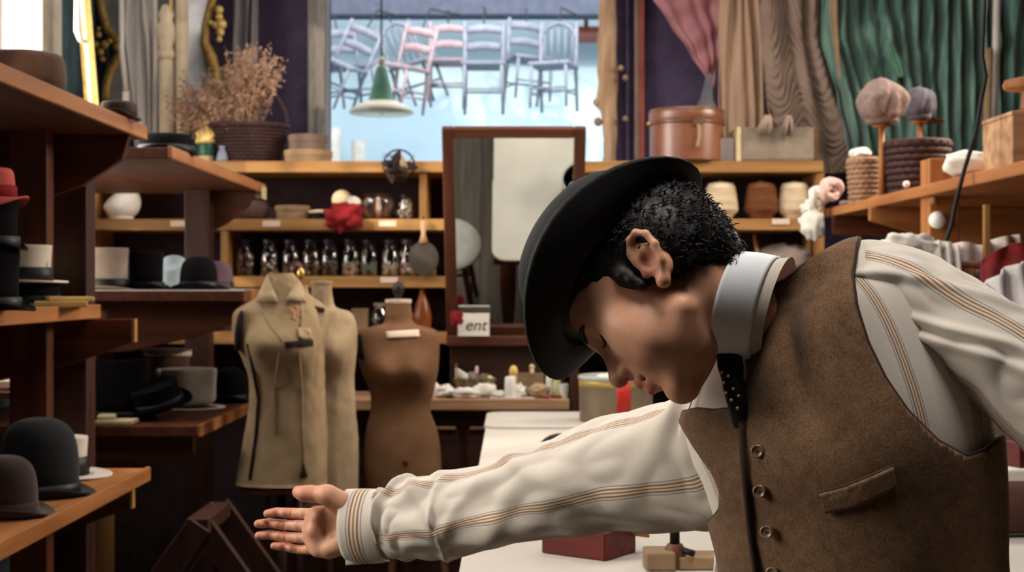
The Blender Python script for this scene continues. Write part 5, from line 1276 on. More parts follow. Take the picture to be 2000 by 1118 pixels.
# ------------------------------------------------------------------ the bending man
def sdf_mesh(prims, h, block=8, extra=0.012):
    """skin a smooth union of round shapes (signed distance) with one closed quad surface; only blocks near the surface are sampled"""
    lo = np.min([p['lo'] for p in prims if not p['sub']], 0) - 0.03; hi = np.max([p['hi'] for p in prims if not p['sub']], 0) + 0.03
    B = h * block
    def ev(P, margin):
        d = np.full(len(P), 1.0)
        for p in prims:
            m = np.all((P > p['lo'] - margin) & (P < p['hi'] + margin), axis=1)
            if not m.any(): continue
            q = p['f'](P[m]); k = p['k']; c = d[m]
            if p['sub']:
                q = -q; hh = np.clip(0.5 - 0.5 * (c - q) / k, 0, 1); d[m] = c * (1 - hh) + q * hh + k * hh * (1 - hh)
            else:
                hh = np.clip(0.5 + 0.5 * (c - q) / k, 0, 1); d[m] = c * (1 - hh) + q * hh - k * hh * (1 - hh)
        return d
    n = np.ceil((hi - lo) / B).astype(int) + 1
    I = np.stack(np.meshgrid(*[np.arange(v) for v in n], indexing='ij'), -1).reshape(-1, 3)
    keep = []
    for s in range(0, len(I), 400000):
        ii = I[s:s+400000]; d = ev(lo + (ii + .5) * B, 2.2 * B + 0.02); keep.append(ii[np.abs(d) < B * 0.87 + extra])
    I = np.concatenate(keep)
    o1 = np.stack(np.meshgrid(*[np.arange(block + 1)] * 3, indexing='ij'), -1).reshape(-1, 3)
    VK = []; VP = []; EK = []
    N_ = (n * block + 4).astype(np.int64)
    def key(c): return (c[:, 0] * N_[1] + c[:, 1]) * N_[2] + c[:, 2]
    cor = np.array([(i, j, k) for i in (0, 1) for j in (0, 1) for k in (0, 1)])
    edges = [(a, b) for a in range(8) for b in range(a + 1, 8) if np.abs(cor[a] - cor[b]).sum() == 1]
    for s in range(0, len(I), 600):
        ii = I[s:s+600]; nb = len(ii)
        pts = (ii[:, None, :] * block + o1[None]).reshape(-1, 3)
        D = ev(lo + pts * h, 0.03).reshape(nb, block+1, block+1, block+1)
        C = np.stack([D[:, c[0]:c[0]+block, c[1]:c[1]+block, c[2]:c[2]+block] for c in cor], -1)
        neg = C < 0
        act = neg.any(-1) & ~neg.all(-1)
        b, x, y, z = np.nonzero(act)
        cell = ii[b] * block + np.stack([x, y, z], 1)
        cv = C[b, x, y, z]
        acc = np.zeros((len(b), 3)); cnt = np.zeros(len(b))
        for a, e in edges:
            va, vb = cv[:, a], cv[:, e]; m = (va < 0) != (vb < 0)
            t = np.where(m, va / np.where(m, va - vb, 1), 0)
            acc += np.where(m[:, None], cor[a] + t[:, None] * (cor[e] - cor[a]), 0); cnt += m
        VK.append(key(cell + 1)); VP.append(lo + (cell + acc / cnt[:, None]) * h)
        for axis, e in ((0, 4), (1, 2), (2, 1)):
            m = (cv[:, 0] < 0) != (cv[:, e] < 0)
            EK.append(np.concatenate([cell[m] + 1, np.full((m.sum(), 1), axis), (cv[m, 0] < 0)[:, None]], 1))
    VK = np.concatenate(VK); VP = np.concatenate(VP); EK = np.concatenate(EK)
    VK, u = np.unique(VK, return_index=True); VP = VP[u]
    EK = np.unique(EK, axis=0)
    F = []
    for axis in range(3):
        e = EK[EK[:, 3] == axis]
        d1 = np.zeros(3, int); d2 = np.zeros(3, int); d1[(axis + 1) % 3] = 1; d2[(axis + 2) % 3] = 1
        q = []
        ok = np.ones(len(e), bool)
        for dd in (np.zeros(3, int), d1, d1 + d2, d2):
            k = key(e[:, :3] - dd); i = np.clip(np.searchsorted(VK, k), 0, len(VK) - 1); ok &= VK[i] == k; q.append(i)
        q = np.stack(q, 1)
        fl = e[:, 4] == 1
        q = np.where(fl[:, None], q, q[:, ::-1]); F.append(q[ok])
    return VP, np.concatenate(F)

def _v(a): return np.array(a, dtype=float)
def cap(a, b, r0, r1=None, k=0.01, sub=False):
    a, b = _v(a), _v(b); r1 = r0 if r1 is None else r1
    def f(P):
        pa = P - a; ba = b - a; t = np.clip(pa @ ba / max(ba @ ba, 1e-12), 0, 1)
        return np.linalg.norm(pa - t[:, None] * ba, axis=1) - (r0 + (r1 - r0) * t)
    m = max(r0, r1)
    return dict(f=f, lo=np.minimum(a, b) - m, hi=np.maximum(a, b) + m, k=k, sub=sub)
def sph(c, r, k=0.01, sub=False): return cap(c, c, r, r, k, sub)
def ell(c, r, R=None, k=0.01, sub=False):
    c, r = _v(c), _v(r); R = np.eye(3) if R is None else R
    def f(P):
        q = (P - c) @ R
        k0 = np.linalg.norm(q / r, axis=1); k1 = np.linalg.norm(q / (r * r), axis=1)
        return np.where(k1 > 1e-9, k0 * (k0 - 1) / np.maximum(k1, 1e-9), -r.min())
    ext = np.sqrt(((R * r) ** 2).sum(1))
    return dict(f=f, lo=c - ext, hi=c + ext, k=k, sub=sub)

def unit(v): v = _v(v); return v / np.linalg.norm(v)
# head frame: u to the crown, f to the face, l to his left
_f = unit((-.56, 0, -.83)); _u = unit((-.735, .469, .495)); _u = unit(_u - _f * (_u @ _f)); _l = np.cross(_u, _f)
HR = np.stack([_l, _f, _u], 1)
EARP = _v(at(1262, 531, 1.50)); H0 = EARP - _l * .077
def hp(x, y, z): return H0 + HR @ _v((x, y, z))
def HE(c, r, k=.01, sub=False, rot=None):
    R = HR if rot is None else HR @ rot
    return ell(hp(*c), r, R, k, sub)
def HC(a, b, r0, r1=None, k=.01, sub=False): return cap(hp(*a), hp(*b), r0, r1, k, sub)
def HS(c, r, k=.01, sub=False): return sph(hp(*c), r, k, sub)
NECK = _v(at(1446, 602, 1.575))
neck_dir = unit((-.80, .33, .22))
head = [HE((0, -.008, .048), (.075, .098, .078), .02), HE((0, .040, .022), (.066, .056, .08), .03), HE((0, .040, -.034), (.057, .052, .056), .03)]
for s in (-1, 1):
    head += [HS((s * .047, .061, -.008), .0245, .02), HS((s * .042, .057, -.038), .0285, .022),
             HC((s * .054, .010, -.050), (s * .018, .080, -.080), .014, .013, .022),
             HC((0, .088, .038), (s * .042, .074, .040), .009, .008, .014)]
head += [HS((0, .084, -.080), .016, .016), HE((0, .078, -.042), (.030, .026, .030), .015),
         HC((0, .086, .030), (0, .112, -.010), .007, .0095, .012), HS((0, .1135, -.0125), .0105, .006),
         HC((-.020, .092, -.0385), (0, .1035, -.0365), .004, .0062, .005), HC((.020, .092, -.0385), (0, .1035, -.0365), .004, .0062, .005),
         HC((-.018, .091, -.0505), (0, .101, -.0515), .005, .0075, .005), HC((.018, .091, -.0505), (0, .101, -.0515), .005, .0075, .005)]
for s in (-1, 1):
    head += [HS((s * .0125, .1015, -.017), .0075, .006), HS((s * .034, .103, .020), .017, .012, True)]
head += [HC((-.024, .097, -.0445), (.024, .097, -.0445), .0022, .0022, .003, True), HE((0, .103, -.064), (.020, .010, .005), .006, True)]
for s in (-1, 1):
    head += [HE((s * .032, .074, .020), (.014, .0125, .0115), .003), HE((s * .032, .0750, .0245), (.0140, .0142, .0095), .003)]
    head += [HS((s * .0062, .109, -.0235), .0034, .002, True)]
    # ear: a thin dish, rim, lobe, tragus, hollow
    ph = math.radians(16)
    def E(a, b, o):   # a back, b up in the ear plane
        y = -.010 - (a * math.cos(ph) + b * math.sin(ph)); z = .002 + b * math.cos(ph) - a * math.sin(ph) * .3
        return (s * (.074 + o + .35 * (a + .012)), y, z)
    rim = [E(-.010, .012, .004), E(-.009, .024, .006), E(.000, .032, .008), E(.011, .030, .009), E(.019, .018, .010), E(.0195, .002, .009), E(.013, -.014, .007), E(.004, -.024, .004)]
    for a, b in zip(rim[:-1], rim[1:]): head.append(HC(a, b, .0042, .0042, .003))
    head += [HE(E(.004, .002, .000), (.0075, .0175, .030), .004), HS(E(-.001, -.027, .002), .0085, .005), HS(E(-.011, -.004, -.001), .0055, .006),
             HC(E(.008, -.006, .004), E(.009, .014, .005), .0032, .0032, .003),
             HS(E(.000, .000, .0125), .0105, .004, True), HC(E(.012, .018, .0115), E(.005, .025, .0105), .003, .003, .003, True)]
nk0 = hp(0, -.022, -.035)
head += [cap(nk0, NECK + neck_dir * .0, .046, .045, .02), cap(NECK, _v(at(1556, 715, 1.66)), .043, .040, .015)]
# right arm and hand in the picture plane's left; joints lifted to their distances
J = lambda px, py, d: _v(at(px, py, d))
SH_R, EL_R, WR_R = J(1385, 895, 1.80), J(1060, 962, 1.94), J(705, 1026, 2.105)
SH_L, EL_L = J(1745, 570, 1.55), J(2125, 850, 1.44)
chest, waist = _v(at(1620, 780, 1.64)), _v(at(1700, 1200, 1.62))
head += [cap(_v(at(1570, 720, 1.65)), chest, .06, .09, .04), cap(chest, waist, .10, .10, .05),
         cap(_v(at(1570, 720, 1.66)), SH_R, .05, .04, .03), cap(_v(at(1570, 720, 1.66)), SH_L, .05, .036, .03),
         cap(SH_R, EL_R, .043, .036, .03), cap(EL_R, J(790, 1020, 2.08), .037, .026, .02), cap(J(790, 1020, 2.08), WR_R, .026, .025, .01)]
hand = []
MC = {'i': (617, 1004, 2.117), 'm': (607, 1028, 2.122), 'r': (609, 1052, 2.122), 'p': (620, 1074, 2.117)}
WRp = {'i': (692, 1004, 2.112), 'm': (696, 1020, 2.115), 'r': (696, 1036, 2.115), 'p': (692, 1052, 2.112)}
for q in 'imrp': hand.append(cap(J(*WRp[q]), J(*MC[q]), .0145, .0118, .012))
for (a, b) in (('i', 'm'), ('m', 'r'), ('r', 'p')): hand.append(cap((J(*WRp[a]) + J(*WRp[b])) / 2, (J(*MC[a]) + J(*MC[b])) / 2, .0135, .0105, .010))
hand += [cap(WR_R, J(690, 1028, 2.113), .025, .024, .012), cap(J(688, 1000, 2.106), J(643, 969, 2.094), .0165, .0155, .012), cap(J(688, 1056, 2.102), J(642, 1074, 2.104), .017, .0145, .012),
         cap(J(620, 1008, 2.106), J(612, 1038, 2.106), .0092, .0095, .008), cap(J(612, 1038, 2.106), J(622, 1074, 2.106), .0095, .0095, .008)]
FING = [[(617, 1004, 2.117), (570, 1003, 2.143), (541, 1001, 2.149), (522, 1004, 2.146)], [(607, 1028, 2.122), (557, 1026, 2.149), (526, 1022, 2.155), (504, 1024, 2.151)],
        [(609, 1052, 2.122), (558, 1050, 2.149), (527, 1045, 2.155), (505, 1047, 2.151)], [(620, 1074, 2.117), (581, 1074, 2.140), (556, 1069, 2.146), (535, 1067, 2.143)]]
RAD = [(.0086, .0080, .0073, .0064), (.0088, .0081, .0074, .0065), (.0086, .0079, .0073, .0064), (.0078, .0070, .0065, .0058)]
for jn, r in zip(FING, RAD):
    for a in range(3):
        hand.append(cap(J(*jn[a]), J(*jn[a+1]), r[a], r[a+1], .0016))
        m = J(*jn[a]) * .5 + J(*jn[a+1]) * .5; hand.append(sph(m + _v((0, -.003, 0)), r[a] * .80, .003))
TH = [(668, 982, 2.096), (637, 967, 2.092), (606, 965, 2.100), (583, 962, 2.104)]
for a, r in zip(range(3), ((.0165, .0138), (.0138, .0118), (.0118, .0098))): hand.append(cap(J(*TH[a]), J(*TH[a+1]), r[0], r[1], .006))
hand.append(sph(J(592, 966, 2.099), .0108, .005))
for line in ([(626, 994), (634, 1012), (642, 1034), (650, 1050)], [(614, 1020), (630, 1030), (638, 1046)]):
    for a, b in zip(line[:-1], line[1:]): hand.append(cap(J(*a, 2.0955), J(*b, 2.0955), .0022, .0022, .004, True))
for jn, r in zip(FING, RAD):   # bend lines of the fingers
    for a in (1, 2):
        c = J(*jn[a]); hand.append(cap(c + _v((0, -r[a] - .0006, .006)), c + _v((0, -r[a] - .0006, -.006)), .0014, .0014, .002, True))
# left arm behind, its hand resting on the hip (outside the picture)
WR_L = _v((.60, 1.36, 1.03))
lh = [cap(SH_L, EL_L, .043, .037, .03), cap(EL_L, WR_L, .037, .025, .02)]
d_ = unit((-.35, .25, -.9)); sdv = unit(np.cross(d_, (.6, .8, 0))); 
for k in range(4):
    m0 = WR_L + d_ * .085 + sdv * (.021 * (k - 1.5)); lh.append(cap(WR_L + sdv * (.012 * (k - 1.5)), m0, .013, .0105, .010))
    p = m0
    for L_, r in zip((.042, .026, .02), (.0088, .0078, .007)):
        q = p + (d_ + unit((-.6, .3, 0)) * (.35 if r < .008 else .15)) * L_ * (1 - .12 * abs(k - 1.2)); lh.append(cap(p, q, r, r * .9, .0035)); p = q
b0 = WR_L + d_ * .03 - sdv * .03; b1 = b0 + unit(d_ * .7 - sdv * .8) * .045; lh += [cap(WR_L, b0, .016, .014, .01), cap(b0, b1, .013, .011, .006), cap(b1, b1 + unit(d_ - sdv * .3) * .028, .0105, .009, .004)]
man = thing('person', 'man in bowler hat, brown waistcoat and striped shirt bending and holding out one open hand', 'person', (.43, 1.62, 0))
OFF = np.array(man.location)
V, F = sdf_mesh(head + hand + lh, 0.0021)
# light smoothing
def skin_mat():
    m = bpy.data.materials.new('skin'); m.use_nodes = True
    N, L = m.node_tree.nodes, m.node_tree.links; b = N['Principled BSDF']
    b.inputs['Roughness'].default_value = .48; b.inputs['Specular IOR Level'].default_value = .35
    b.inputs['Subsurface Weight'].default_value = .12; b.inputs['Subsurface Radius'].default_value = (.012, .005, .003); b.inputs['Subsurface Scale'].default_value = .6
    a = N.new('ShaderNodeAttribute'); a.attribute_name = 'flush'
    tc = N.new('ShaderNodeTexCoord'); nz = N.new('ShaderNodeTexNoise'); nz.inputs['Scale'].default_value = 26; nz.inputs['Detail'].default_value = 5
    L.new(tc.outputs['Object'], nz.inputs['Vector'])
    rp = N.new('ShaderNodeValToRGB'); rp.color_ramp.elements[0].position = .3; rp.color_ramp.elements[0].color = (*lin((204, 146, 114)), 1); rp.color_ramp.elements[1].position = .7; rp.color_ramp.elements[1].color = (*lin((220, 166, 136)), 1)
    L.new(nz.outputs['Fac'], rp.inputs['Fac'])
    mx = N.new('ShaderNodeMix'); mx.data_type = 'RGBA'; L.new(a.outputs['Fac'], mx.inputs[0]); L.new(rp.outputs[0], mx.inputs[6]); mx.inputs[7].default_value = (*lin((190, 96, 78)), 1)
    L.new(mx.outputs[2], b.inputs['Base Color'])
    n2 = N.new('ShaderNodeTexNoise'); n2.inputs['Scale'].default_value = 420; L.new(tc.outputs['Object'], n2.inputs['Vector'])
    bp = N.new('ShaderNodeBump'); bp.inputs['Strength'].default_value = .12; bp.inputs['Distance'].default_value = .001; L.new(n2.outputs['Fac'], bp.inputs['Height']); L.new(bp.outputs[0], b.inputs['Normal'])
    return m
m_skin = skin_mat()
me = bpy.data.meshes.new('body'); me.vertices.add(len(V)); me.vertices.foreach_set('co', (V - OFF).astype(np.float32).ravel())
me.loops.add(F.size); me.loops.foreach_set('vertex_index', F.astype(np.int32).ravel()); me.polygons.add(len(F))
me.polygons.foreach_set('loop_start', np.arange(0, F.size, 4, dtype=np.int32)); me.polygons.foreach_set('loop_total', np.full(len(F), 4, dtype=np.int32))
me.update(calc_edges=True); me.validate(); me.polygons.foreach_set('use_smooth', [True] * len(me.polygons)); me.materials.append(m_skin)
body = bpy.data.objects.new('body', me); COL.objects.link(body); body.parent = man
sm = body.modifiers.new('smooth', 'SMOOTH'); sm.factor = .5; sm.iterations = 2
loc = (V - H0) @ HR
fl = .75 * np.exp(-(((loc[:, 0] / .022) ** 2 + ((loc[:, 1] - .102) / .012) ** 2 + ((loc[:, 2] + .044) / .013) ** 2))) + .25 * np.exp(-((loc[:, 0] / .02) ** 2 + ((loc[:, 1] - .11) / .014) ** 2 + ((loc[:, 2] + .012) / .016) ** 2))
tips = np.array([J(*jn[k]) for jn in FING for k in (1, 2, 3)] + [J(*TH[3]), J(*TH[2])])
for t_ in tips: fl = np.maximum(fl, .55 * np.exp(-((V - t_) ** 2).sum(1) / .014 ** 2))
ear_d = ((V - EARP) ** 2).sum(1); fl = np.maximum(fl, .4 * np.exp(-ear_d / .03 ** 2))
attr(body, 'flush', np.clip(fl, 0, 1))
def face_y(x, z):
    m = (np.abs(loc[:, 0] - x) < .0032) & (np.abs(loc[:, 2] - z) < .0032) & (loc[:, 1] > .03)
    return loc[m, 1].max() if m.any() else .08
m_lash = M('hair_dark', (20, 13, 11), (12, 8, 7), .55)
for s in (-1, 1):
    g = G(); g.ball((0, 0, 0), .0113, 20, 14); e = obj('eyeball', g, M('eye_white', (216, 206, 196), (206, 196, 186), .25), man, smooth=True, loc=Vector(hp(s * .032, .0762, .0195)) - man.location)
    g = G(); g.ball((0, 0, 0), .0052, 14, 8); obj('iris', g, M('iris_dark', (44, 28, 20), (30, 18, 12), .2), e, smooth=True, loc=Vector(HR @ _v((0, .0068, -.0045))))
    g = G(); g.tube([Vector(hp(s * a, face_y(s * a, c) + .0004, c)) for a, c in ((.018, .0170), (.023, .0150), (.029, .0138), (.035, .0138), (.041, .0148), (.047, .0166))], [.0008, .0016, .0019, .0019, .0017, .0007], 8); obj('eyelashes', g, m_lash, man, smooth=True, world=True)
    g = G(); g.tube([Vector(hp(s * a, face_y(s * a, c) + .0006, c)) for a, c in ((.016, .0385), (.022, .0410), (.029, .0425), (.036, .0425), (.043, .0405), (.050, .0370))], [.0022, .0032, .0034, .0030, .0022, .0010], 8); obj('eyebrow', g, m_lash, man, smooth=True, world=True)
# hair
m_hair = M('hair_dark', (13, 9, 8), (8, 5, 5), .6)
hp_ = [HE((0, -.014, .046), (.0805, .101, .084), .015), HE((0, -.066, -.006), (.058, .032, .048), .03), HE((0, .03, .075), (.07, .06, .06), .02)]
for s in (-1, 1): hp_ += [HE((s * .062, -.04, .012), (.022, .036, .04), .02), HC((s * .0735, .017, .02), (s * .0725, .014, -.004), .0075, .006, .012), HE((s * .100, -.006, -.004), (.032, .019, .034), .006, True)]
hp_ += [HE((0, .12, .01), (.2, .085, .052), .012, True), HE((0, .09, -.10), (.3, .11, .085), .01, True)]
HV, HF = sdf_mesh(hp_, 0.0032)
hl = (HV - H0) @ HR
nrm = HV - H0; nrm /= np.linalg.norm(nrm, axis=1)[:, None]
dsp = np.array([mnoise.noise(Vector((p[0] * 90, p[1] * 60 + p[2] * 90, p[2] * 70))) * .0015 + abs(mnoise.noise(Vector((p[0] * 30, p[1] * 40, p[2] * 40)))) * .003 for p in hl])
hair = raw('hair', HV + nrm * dsp[:, None] - OFF, HF.tolist(), m_hair, man)
R_ = random.Random(12); g = G()
back = [i for i in range(len(HV)) if hl[i, 1] < .0 and hl[i, 2] < .075]
for k in range(1500):
    p = HV[R_.choice(back)]; n_ = unit(p - H0)
    tg = unit(-_u + _v((R_.gauss(0, .5), R_.gauss(0, .5), R_.gauss(0, .5))) - n_ * n_.dot(-_u)); L_ = R_.uniform(.005, .011); c2 = R_.uniform(.001, .005)
    q = [p - n_ * .003 + tg * L_ * t_ + n_ * (.003 + c2 * .7 * math.sin(PI * t_) + .001 * t_) + np.cross(tg, n_) * .003 * math.sin(6 * t_ + k) for t_ in (0, .25, .5, .75, 1)]
    g.tube([Vector(a) for a in q], [.0007, .0008, .0007, .0006, .0003], 4)
w = obj('hair_strands', g, m_hair, man, world=True, smooth=True); w['kind'] = 'stuff'

# bowler hat worn tipped back
hn = unit((-.70, .50, .50)); hb = unit(np.cross(hn, _l)); hb = unit(_f - hn * (_f @ hn)); hl_ = np.cross(hb, hn)
wh = thing('bowler_hat', None, None); wh.parent = man
c0 = H0 + _u * .060 + _f * .010
Mx = Matrix(((hl_[0], hb[0], hn[0]), (hl_[1], hb[1], hn[1]), (hl_[2], hb[2], hn[2])))
wh.location = Vector(c0) - man.location
wh.rotation_euler = (Mx @ Matrix.Rotation(PI / 2, 3, 'Z')).to_euler()
hat_parts(wh, 'bowler', .105, .106, .043, M('felt_hat', (9, 7, 8), (6, 5, 5), .8, sheen=.04, bump=.15, bscale=500), None, oval=.86, curl=.026, th=.004)
g = G(); g.lathe([(.1075, .005), (.1085, .008), (.1075, .036), (.106, .038)], 48, 1, .865); obj('hat_band', g, m_ribbon, wh, smooth=True)

# ---- torso surface (shirt) and waistcoat
RG = [  # centre pixel, distance, half width, half depth, right-hand direction s
    ((1712, 1420), 1.63, .180, .130, (-.71, .70, 0)),
    ((1705, 1250), 1.62, .172, .128, (-.71, .70, -.02)),
    ((1682, 1118), 1.61, .158, .124, (-.71, .70, -.05)),
    ((1668, 1000), 1.61, .165, .130, (-.70, .70, -.12)),
    ((1652, 890), 1.61, .174, .136, (-.67, .70, -.24)),
    ((1622, 785), 1.63, .188, .136, (-.59, .70, -.40)),
    ((1576, 690), 1.645, .188, .116, (-.52, .69, -.50)),
    ((1552, 616), 1.65, .150, .092, (-.50, .69, -.52)),
    ((1536, 574), 1.63, .100, .074, (-.48, .69, -.54)),
    ((1512, 578), 1.605, .068, .064, (-.46, .69, -.56))]
rc = np.array([_v(at(p[0], p[1], d)) for p, d, *_ in RG]); rw = np.array([r[2] for r in RG]); rd = np.array([r[3] for r in RG]); rs = np.array([unit(r[4]) for r in RG])
def cr1(A, t):
    i = min(int(t), len(A) - 2); f = t - i; p = [A[max(0, min(len(A) - 1, i + j))] for j in (-1, 0, 1, 2)]
    return .5 * (2*p[1] + (p[2]-p[0])*f + (2*p[0]-5*p[1]+4*p[2]-p[3])*f*f + (3*p[1]-p[0]-3*p[2]+p[3])*f**3)
def torso(th, t, off=0.0):
    c, w, d, s = cr1(rc, t), cr1(rw, t), cr1(rd, t), unit(cr1(rs, t))
    ax_ = cr1(rc, min(t + .15, len(RG) - 1)) - cr1(rc, max(t - .15, 0))
    fw = _v((-.70, -.68, -.16 * max(0, (t - 3)) / 3)); fw = unit(fw - s * (fw @ s))
    e = .82
    ca, sa = math.cos(th), math.sin(th)
    dd = d * (1.0 if sa > 0 else .80)
    return c + s * (w + off) * math.copysign(abs(ca) ** e, ca) + fw * (dd + off) * math.copysign(abs(sa) ** e, sa)
NT, NV = 176, 120
TH_ = [-PI / 2 + 2 * PI * i / NT for i in range(NT + 1)]; TV = [(len(RG) - 1) * j / (NV - 1) for j in range(NV)]
def torso_grid(off, t0=0.0, fn=None):
    P = np.array([torso(a, t0 + (len(RG) - 1 - t0) * j / (NV - 1), off) for j in range(NV) for a in TH_])
    U = np.array([a for j in range(NV) for a in TH_]); T = np.array([t0 + (len(RG) - 1 - t0) * j / (NV - 1) for j in range(NV) for a in TH_])
    n = NT + 1
    F = np.array([(j*n+i, j*n+i+1, (j+1)*n+i+1, (j+1)*n+i) for j in range(NV - 1) for i in range(NT)])
    return P, U, T, F
SHC = (203, 192, 178); GD = (146, 102, 58); GB_ = (142, 136, 140)
st_ = [(.03, GB_), (.046, SHC), (.064, GD), (.086, SHC), (.110, GD), (.132, SHC), (.156, GD), (.178, SHC), (.196, GB_), (.212, SHC)]
m_shirt = stripes('shirt_stripes', 'across', .082, st_, SHC)
shirt = thing('shirt', None, None); shirt.parent = man
P, U, T, F = torso_grid(0.0, 1.0)
so = raw('shirt_body', P - OFF, F.tolist(), m_shirt, shirt); attr(so, 'across', (U + PI / 2) * .155 + .02)

def sleeve(name, rings, r0=0, seed=0, amp=.006, shift=0.0, nu=120, nv=170, per=.082, ridges=()):
    C = np.array([_v(at(a, b, d)) for a, b, d, *_ in rings]); Ra = np.array([q[3] for q in rings]); Rb = np.array([q[4] for q in rings]); m = len(C)
    V = []; AC = []
    up = None
    for j in range(nv):
        t = (m - 1) * j / (nv - 1); c, ra, rb = cr1(C, t), cr1(Ra, t), cr1(Rb, t)
        tg = unit(cr1(C, min(t + .1, m - 1)) - cr1(C, max(t - .1, 0)))
        z = _v((0, 0, 1)); z = unit(z - tg * (z @ tg)); y = np.cross(tg, z)
        for i in range(nu + 1):
            a = 2 * PI * i / nu - PI / 2
            d = z * ra * math.sin(a) + y * rb * math.cos(a)
            s_ = j / (nv - 1)
            q = Vector((math.cos(a) * 1.3, math.sin(a) * 1.3, s_ * 7 + seed * 5))
            w = mnoise.noise(q) * amp + abs(mnoise.noise(Vector((math.cos(a) * 2 + s_ * 6, math.sin(a) * 2, s_ * 10 + seed)))) * amp * .9
            w += amp * .55 * math.sin(9 * s_ * PI + 3 * math.sin(a + seed)) * mnoise.noise(q * 1.7)
            for (s0, a0, sl, hgt, wid, al) in ridges:     # folds: place along, angle, slant, height, width, length
                da = (a - a0 + PI) % (2 * PI) - PI
                w += hgt * math.exp(-((s_ - s0 - sl * da) / wid) ** 2) * math.exp(-(da / al) ** 2)
            V.append(c + d + unit(d) * w); AC.append(i / nu * per * round(2 * PI * .5 * (Ra.mean() + Rb.mean()) / per) + shift)
    n = nu + 1
    F = [(j*n+i, j*n+i+1, (j+1)*n+i+1, (j+1)*n+i) for j in range(nv - 1) for i in range(nu)]
    o = raw(name, np.array(V) - OFF, F, m_shirt, shirt); attr(o, 'across', AC)
    md = o.modifiers.new('solid', 'SOLIDIFY'); md.thickness = .0015; md.offset = 0
    return o
sleeve('sleeve', [(1470, 860, 1.76, .092, .075), (1400, 892, 1.79, .094, .078), (1320, 908, 1.82, .084, .07), (1200, 925, 1.87, .074, .062), (1100, 949, 1.91, .067, .056), (1000, 977, 1.96, .060, .05), (900, 1001, 2.02, .057, .047), (850, 1010, 2.04, .056, .046), (800, 1019, 2.065, .054, .044), (768, 1024, 2.08, .052, .040), (748, 1026, 2.09, .044, .032)],
       seed=2, amp=.0085, shift=.010, ridges=((.62, 2.6, .05, .008, .02, .7), (.72, 2.2, -.06, .007, .022, .8), (.83, 2.0, .08, .010, .022, .8), (.90, 2.8, .05, .009, .016, .9), (.50, 3.6, .05, .008, .025, .8), (.38, 4.0, -.04, .008, .03, .7), (.66, 4.2, .05, .008, .02, .6), (.12, 2.2, .1, .012, .035, .9), (.78, 1.4, .06, .009, .018, .7), (.94, 1.8, .03, .008, .014, 1.0), (.44, 2.4, -.07, .006, .02, .7), (.56, 3.1, .07, .006, .018, .6)))
sleeve('sleeve', [(1690, 560, 1.58, .050, .06), (1745, 565, 1.555, .050, .066), (1815, 604, 1.53, .050, .062), (1900, 662, 1.50, .053, .058), (1990, 726, 1.475, .057, .056), (2075, 800, 1.45, .058, .055), (2130, 870, 1.44, .057, .054), (2135, 960, 1.43, .056, .052), (2130, 1050, 1.42, .052, .048), (2125, 1180, 1.40, .048, .044), (2150, 1330, 1.37, .044, .038)],
       seed=5, amp=.006, shift=.050, ridges=((.16, .6, .25, .006, .03, 1.2), (.22, -.4, .3, .007, .03, 1.0), (.3, 0.2, .28, .006, .03, 1.0)))
def cuff(px0, px1, rings, buttons=True):
    """stiff cuff: an oval band with a gap at the bottom"""
    V = []; AC = []; nu, nv = 90, 10
    C = np.array([_v(at(a, b, d)) for a, b, d, *_ in rings])
    for j in range(nv):
        t = (len(C) - 1) * j / (nv - 1); c = cr1(C, t); ra = cr1(np.array([q[3] for q in rings]), t); rb = cr1(np.array([q[4] for q in rings]), t)
        tg = unit(C[-1] - C[0]); z = _v((0, 0, 1)); z = unit(z - tg * (z @ tg)); y = np.cross(tg, z)
        for i in range(nu + 1):
            a = -PI / 2 + .10 + (2 * PI - .02) * i / nu
            w = 1 + .08 * (i / nu) ** 4
            V.append(c + (z * ra * math.sin(a) + y * rb * math.cos(a)) * w); AC.append((t / (len(C) - 1) - .42) * .045 + .082)
    n = nu + 1
    o = raw('cuff', np.array(V) - OFF, [(j*n+i, j*n+i+1, (j+1)*n+i+1, (j+1)*n+i) for j in range(nv - 1) for i in range(nu)], m_shirt, shirt); attr(o, 'across', AC)
    md = o.modifiers.new('solid', 'SOLIDIFY'); md.thickness = .003; md.offset = 0
    return o
cf = cuff(0, 0, [(756, 1026, 2.088, .050, .036), (738, 1026, 2.094, .0525, .038), (708, 1026, 2.104, .0535, .038), (681, 1024, 2.112, .0515, .036)])
g = G(); q = at(714, 1066, 2.064); g.tube([q, q + Vector((0, .01, 0))], .0055, 16); obj('cuff_button', g, m_brass, shirt, world=True, smooth=True, autos=.6)
g = G(); q = at(693, 1099, 2.10); g.tube([q + Vector((-.014, 0, 0)), q + Vector((.012, 0, .002))], .0045, 10); obj('cuff_link', g, M('pearl', (236, 228, 210), (220, 210, 190), .25), shirt, world=True, smooth=True)

